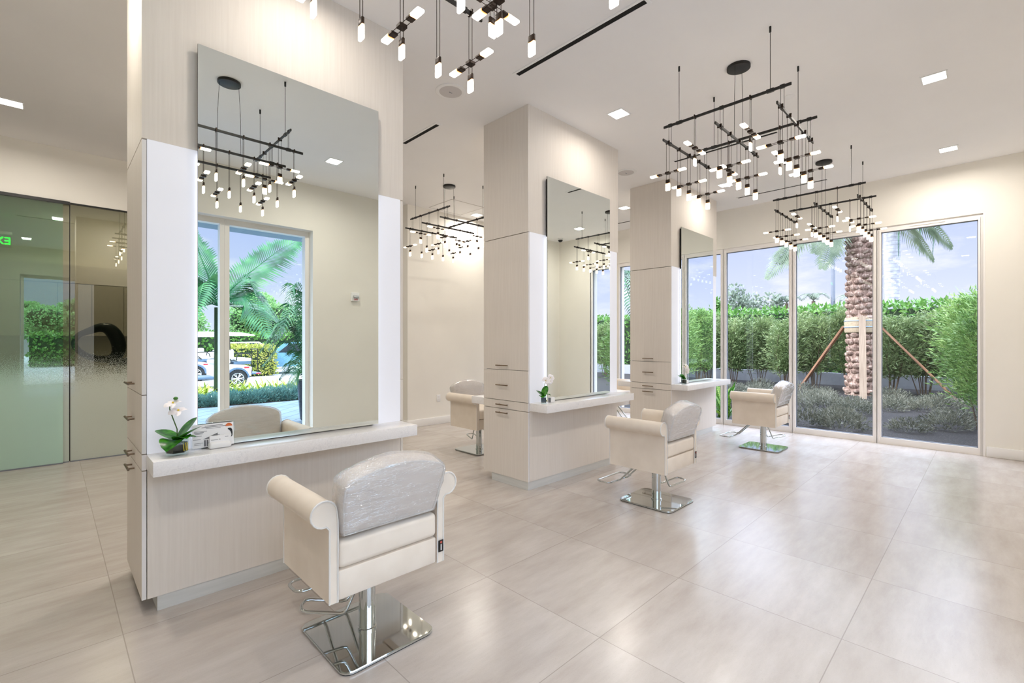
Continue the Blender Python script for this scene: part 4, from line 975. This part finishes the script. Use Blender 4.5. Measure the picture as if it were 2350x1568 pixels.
# ------------------------------------------------------------------ front yard (seen in the nearest mirror)
FZ = -.08
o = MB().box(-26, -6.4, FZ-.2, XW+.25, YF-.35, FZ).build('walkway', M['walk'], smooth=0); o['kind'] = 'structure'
o = MB().box(-26, -8.9, FZ-.2, 34, -6.4, FZ-.02).build('planting_bed', M['mulch'], smooth=0); o['kind'] = 'structure'
o = MB().box(-26, -16.4, FZ-.2, 34, -8.9, FZ-.03).build('driveway', M['drive'], smooth=0); o['kind'] = 'structure'
o = MB().box(-26, -60, FZ-.2, 60, -16.4, FZ-.04).build('parking_road', M['road'], smooth=0); o['kind'] = 'structure'
o = tag(MB().box(XL-.2, -1.62, 2.985, XW+.3, YF-.351, 3.22).build('eave', M['stucco'], smooth=0), 'blue grey roof eave outside the front windows, seen in the nearest mirror', 'eave')
# bluish low shrubs and bromeliads in the bed
def tuft_mesh(seed, n, w, h, L, W, mat):
    r = random.Random(seed); vs = []; fs = []
    for _ in range(n):
        d = rv(r); d.z = abs(d.z); k = r.uniform(.3,1); c = Vector((d.x*w*k, d.y*w*k, d.z*h*k)); diamond(vs, fs, c, (d+rv(r)*.5+Vector((0,0,.5))).normalized(), rv(r), L*r.uniform(.7,1.3), W)
    m = MB(); m.v = vs; m.f = fs; return m.raw('leaves', M[mat])
BM = tuft_mesh(71, 2600, .36, .36, .065, .022, 'bluebush')
for k in range(13):
    o = bpy.data.objects.new('blue_shrub', BM); COL.objects.link(o); o.location = (1.5+k*.42, -6.85-rp.uniform(0,.25), FZ-.02); o.rotation_euler = (0,0,rp.uniform(0,6)); s_ = rp.uniform(.85,1.1); o.scale = (s_, s_, s_)
    tag(o, 'low bluish shrub edging the front walkway, seen in the nearest mirror', 'shrub', 'bluish shrubs along the front bed')
br = MB(); r = random.Random(73)
for i in range(26): blade(br, (0,0,.0), r.uniform(0,2*PI), r.uniform(.25,.42), r.uniform(.030,.046), r.uniform(.2,.5), r.uniform(.1,.3), .25, 4)
BR = br.raw('bromeliad', M['brom'])
for k in range(26):
    o = bpy.data.objects.new('bromeliad', BR); COL.objects.link(o); o.location = (1.6+(k % 13)*.30+rp.uniform(-.08,.08), -7.55-.5*(k//13)+rp.uniform(-.12,.12), FZ+.12); o.rotation_euler = (0,0,rp.uniform(0,6)); s_ = rp.uniform(1.0,1.25); o.scale = (s_, s_, s_)
    tag(o, 'yellow green bromeliad behind the bluish shrubs, seen in the nearest mirror', 'plant', 'yellow bromeliads in the front bed')
# feathery palm with long fronds
QX, QY = 2.98, -7.5
t = thing('feather_palm', 'big palm with long arching fronds outside, seen in the nearest mirror', 'palm tree', (QX, QY, FZ)); MB().cyl((0,0,0), (0,0,2.35), .08, 12, .07).build('trunk', M['core'], t)
def fr(tip, mid, L=.62, n=34, roll=.5):
    m = MB(); a = Vector((0,0,2.4)); b = Vector(mid)-Vector((QX,QY,FZ)); c = Vector(tip)-Vector((QX,QY,FZ)); frond(m, [a, a.lerp(b, .5)+Vector((0,0,.08)), b, b.lerp(c, .5)+Vector((0,0,.06)), c], L, n, .055, .22, .022, roll); m.leaves('frond', M['palm'], t)
fr((4.95,-7.6,4.25), (3.92,-7.5,3.42), .72, 46, 1.0); fr((2.35,-7.4,4.25), (2.62,-7.5,3.5), .7, 40, -1.0); fr((4.40,-7.4,1.95), (3.75,-7.4,2.75)); fr((4.05,-7.3,2.35), (3.55,-7.3,3.0), .55); fr((1.6,-7.4,2.4), (2.3,-7.5,2.85))
fr((1.7,-7.3,1.6), (2.35,-7.4,2.3)); fr((3.9,-6.6,1.55), (3.5,-7.0,2.5)); fr((2.3,-6.5,1.9), (2.6,-7.0,2.8)); fr((3.3,-8.9,3.0), (3.2,-8.2,3.2)); fr((2.0,-8.6,2.6), (2.5,-8.0,3.1)); fr((4.7,-7.9,1.75), (4.0,-7.7,2.3), .5)
# areca palm in black pot beside the window
t = thing('potted_palm', 'feathery palm in a black glazed pot outside, at the right of the mirrored window', 'palm', (3.52, -3.0, FZ))
MB().lathe([(.15,.0),(.19,.05),(.24,.74),(.26,.78),(.22,.78),(.21,.70),(0,.70)], 28).build('glazed_pot', M['glazed'], t)
for k, (az, reach, ht) in enumerate([(3.1,.75,1.05),(3.4,.8,.65),(2.7,.75,1.35),(3.0,.55,1.75),(3.7,.55,.25),(2.3,.5,1.6),(3.3,.6,1.25),(4.0,.45,.9),(2.0,.5,1.0),(1.2,.6,1.3),(.4,.6,1.2),(5.4,.5,1.1),(3.0,.42,.10),(2.6,.5,.45),(3.55,.85,1.0)]):
    m = MB(); c, s_ = math.cos(az), math.sin(az); top = .75+ht
    frond(m, [(.03*c,.03*s_,.72), (.22*c*reach/.7,.22*s_*reach/.7,.85+ht*.75), (.6*reach*c,.6*reach*s_,.85+ht*.95), (reach*c,reach*s_,.62+ht*.7)], .36, 32, .03, .45, .010); m.leaves('frond', M['palm'], t)
# golf cart -------------------------------------------------------------------
CY = -11.84; CG = FZ-.03
t = thing('golf_cart', 'white golf cart with rear seat parked outside, seen in the nearest mirror', 'golf cart', (4.0, CY-.6, CG))
def L_(x): return x-4.0
def wheel(x, s):
    y = s*.54; m = MB()
    prof = []
    m.cyl((L_(x), y-.1, .285), (L_(x), y+.1, .285), .285, 28)
    for k in range(28):
        a = 2*PI*k/28; c = Vector((L_(x)+.285*math.cos(a), y, .285+.285*math.sin(a))); m.box(c.x-.018, y-.10, c.z-.018, c.x+.018, y+.10, c.z+.018)
    wobj = m.build('wheel', M['tyre'], t); yo = y+s*.101; h = MB()
    h.cyl((L_(x), yo-.002*s, .285), (L_(x), yo+.004*s, .285), .19, 28); wh = MB()
    MB().cyl((L_(x), yo, .285), (L_(x), yo+.006*s, .285), .185, 28).build('hub_recess', M['black'], wobj)
    for k in range(6):
        a = 2*PI*k/6; d = Vector((math.cos(a), 0, math.sin(a))); p = Vector((-math.sin(a), 0, math.cos(a)))
        q0 = Vector((L_(x), yo+.012*s, .285)); wh.tube([q0+d*.02, q0+d*.18+p*.03], .014, 6); wh.tube([q0+d*.02, q0+d*.18-p*.03], .014, 6)
    wh.tube([(L_(x)+.185*math.cos(2*PI*i/24), yo+.012*s, .285+.185*math.sin(2*PI*i/24)) for i in range(24)], .014, 6, closed=True); wh.cyl((L_(x), yo, .285), (L_(x), yo+.02*s, .285), .04, 12)
    wh.build('spokes', M['silver'], wobj)
for x in (4.52, 2.85):
    for s in (-1, 1): wheel(x, s)
MB().rbox(L_(2.55), -.56, .30, L_(4.15), .56, .38, .02, 2).build('floor_pan', M['cart_blue'], t)
MB().prism([(L_(3.86),.36),(L_(4.95),.36),(L_(4.98),.66),(L_(4.75),.74),(L_(3.95),.80),(L_(3.86),.62)], 'y', -.55, .55).build('rear_body', M['cart_body'], t, 30)
m = MB()
for s in (-1, 1):
    P = []
    for i in range(11): a = PI*i/10; P.append((L_(4.52)+.36*math.cos(a), .30+.36*math.sin(a)))
    for i in range(10, -1, -1): a = PI*i/10; P.append((L_(4.52)+.31*math.cos(a), .30+.30*math.sin(a)))
    m.prism(P, 'y', s*.42, s*.66)
m.build('fender', M['cart_blue'], t, 30)
MB().prism([(L_(2.45),.36),(L_(3.2),.36),(L_(3.15),.70),(L_(2.95),.98),(L_(2.6),.72),(L_(2.45),.55)], 'y', -.54, .54).build('front_cowl', M['cart_body'], t, 30)
MB().rbox(L_(3.86), -.54, .80, L_(4.34), .54, .92, .04, 3).build('front_seat', M['cart_seat'], t); MB().rbox(L_(4.24), -.54, .92, L_(4.44), .54, 1.28, .06, 3).build('front_backrest', M['cart_seat'], t)
MB().rbox(L_(4.52), -.54, .86, L_(4.98), .54, .97, .04, 3).build('rear_seat', M['cart_seat'], t); MB().rbox(L_(4.44), -.52, .76, L_(4.96), .52, .86, .01, 2).build('seat_support', M['cart_blue'], t)
m = MB()
for s in (-1, 1): m.tube([(L_(4.50), s*.57, .90), (L_(4.52), s*.57, 1.08), (L_(4.58), s*.57, 1.13), (L_(4.86), s*.57, 1.13), (L_(4.95), s*.57, 1.06), (L_(4.98), s*.57, .92)], .018, 8)
m.build('armrest', M['black'], t)
m = MB()
for s in (-1, 1):
    m.tube([(L_(4.34), s*.52, .8), (L_(4.30), s*.52, 1.75)], .017, 8); m.tube([(L_(4.12), s*.52, 1.0), (L_(4.18), s*.52, 1.75)], .013, 8); m.tube([(L_(3.1), s*.5, .9), (L_(2.8), s*.5, 1.72)], .017, 8)
m.build('roof_strut', M['black'], t)
m = MB(); P = [(L_(2.45),1.74),(L_(2.5),1.80),(L_(3.6),1.865),(L_(4.6),1.85),(L_(5.0),1.79),(L_(5.08),1.74),(L_(5.0),1.735),(L_(2.5),1.72)]
m.prism(P, 'y', -.6, .6); m.build('roof', M['cart_white'], t, 50)
MB().rbox(L_(4.95), -.5, .40, L_(5.30), .5, .46, .015, 2).build('rear_step', M['cart_blue'], t)
m = MB()
for s in (-1, 1): m.tube([(L_(5.24), s*.35, .44), (L_(5.20), s*.35, .9), (L_(5.22), s*.35, 1.28)], .016, 8); m.tube([(L_(4.93), s*.45, .7), (L_(5.0), s*.45, .46)], .014, 8)
m.tube([(L_(5.22), -.35, 1.27), (L_(5.22), .35, 1.27)], .016, 8); m.build('grab_frame', M['black'], t)
MB().box(L_(5.13), .47, .415, L_(5.27), .506, .45).build('step_reflector', M['red'], t, smooth=0); MB().rbox(L_(4.74), .53, .62, L_(4.9), .56, .68, .01, 2).build('tail_lamp', M['red'], t)
m = MB(); m.tube([(L_(3.15), .25, .72), (L_(3.45), .25, 1.02)], .02, 8); m.tube([(L_(3.46)+.12*math.cos(2*PI*i/20)*.75, .25+.17*math.sin(2*PI*i/20), 1.03-.12*math.cos(2*PI*i/20)*.65) for i in range(20)], .014, 8, closed=True); m.build('steering_wheel', M['black'], t)
dup(t, (3.9, CY-4.6, CG), .5, 'second golf cart parked behind the first one, partly seen in the nearest mirror')
# parked cars beyond
def car(label, loc, rz, paint):
    t = thing('car', label, 'car', loc, rz); B = [(-2.2,.35),(-2.25,.7),(-1.9,.92),(-1.2,1.0),(-.55,1.52),(.85,1.56),(1.55,1.08),(2.15,1.0),(2.25,.6),(2.2,.35)]
    MB().prism(B, 'y', -.88, .88).build('body', M[paint], t, 25)
    m = MB()
    for s in (-1, 1): m.prism([(-1.0,1.03),(-.5,1.46),(.2,1.49),(.2,1.03)], 'y', s*.885, s*.875); m.prism([(.26,1.03),(.26,1.49),(.8,1.49),(1.35,1.06)], 'y', s*.885, s*.875)
    m.build('side_window', M['dark_glass'], t, 0)
    for x in (-1.4, 1.4):
        for s in (-1, 1): w_ = MB().cyl((x, s*.70, .33), (x, s*.92, .33), .33, 20).build('wheel', M['tyre'], t); MB().cyl((x, s*.921, .33), (x, s*.93, .33), .2, 16).build('hubcap', M['silver'], w_)
car('white car parked beyond the clipped hedge, seen in the nearest mirror', (7.4,-23,FZ-.04), .1, 'car_white')
car('blue car parked behind the potted palm, seen in the nearest mirror', (9.0,-18.6,FZ-.04), .25, 'car_blue')
hedge_box('hedge', 'clipped yellowish hedge behind the golf cart, seen in the nearest mirror', 5.5, -17.9, FZ, 7.4, -16.9, 1.22, 2600, .10, 'croton', 81, faces='xYZX')
hedge_box('hedge', 'long low green hedge before the far trees, seen in the nearest mirror', -1., -26.2, FZ, 14., -25.2, 1.9, 3500, .2, 'hedge', 82, faces='YZ')
for q, (x, y, rx, rz_, zc, lb) in enumerate([(10.0,-27.5,2.2,1.9,3.0,'big rounded bright green tree, the tallest seen in the nearest mirror'), (5.2,-30.5,2.4,1.6,2.6,'rounded green tree left of the tallest one, seen in the nearest mirror'), (14.6,-31,2.4,1.3,2.2,'lower green tree right of the tallest one, seen in the nearest mirror'), (.2,-31.,2.6,1.7,2.8,'green tree farthest left in the mirrored front yard')]):
    tree('yard_tree', lb, (x, y, FZ), rx, 2.0, rz_, zc, 13000, .17, 'tree', 90+q, .2)
# tree close by the front, seen as bright leaves in the green glass reflection
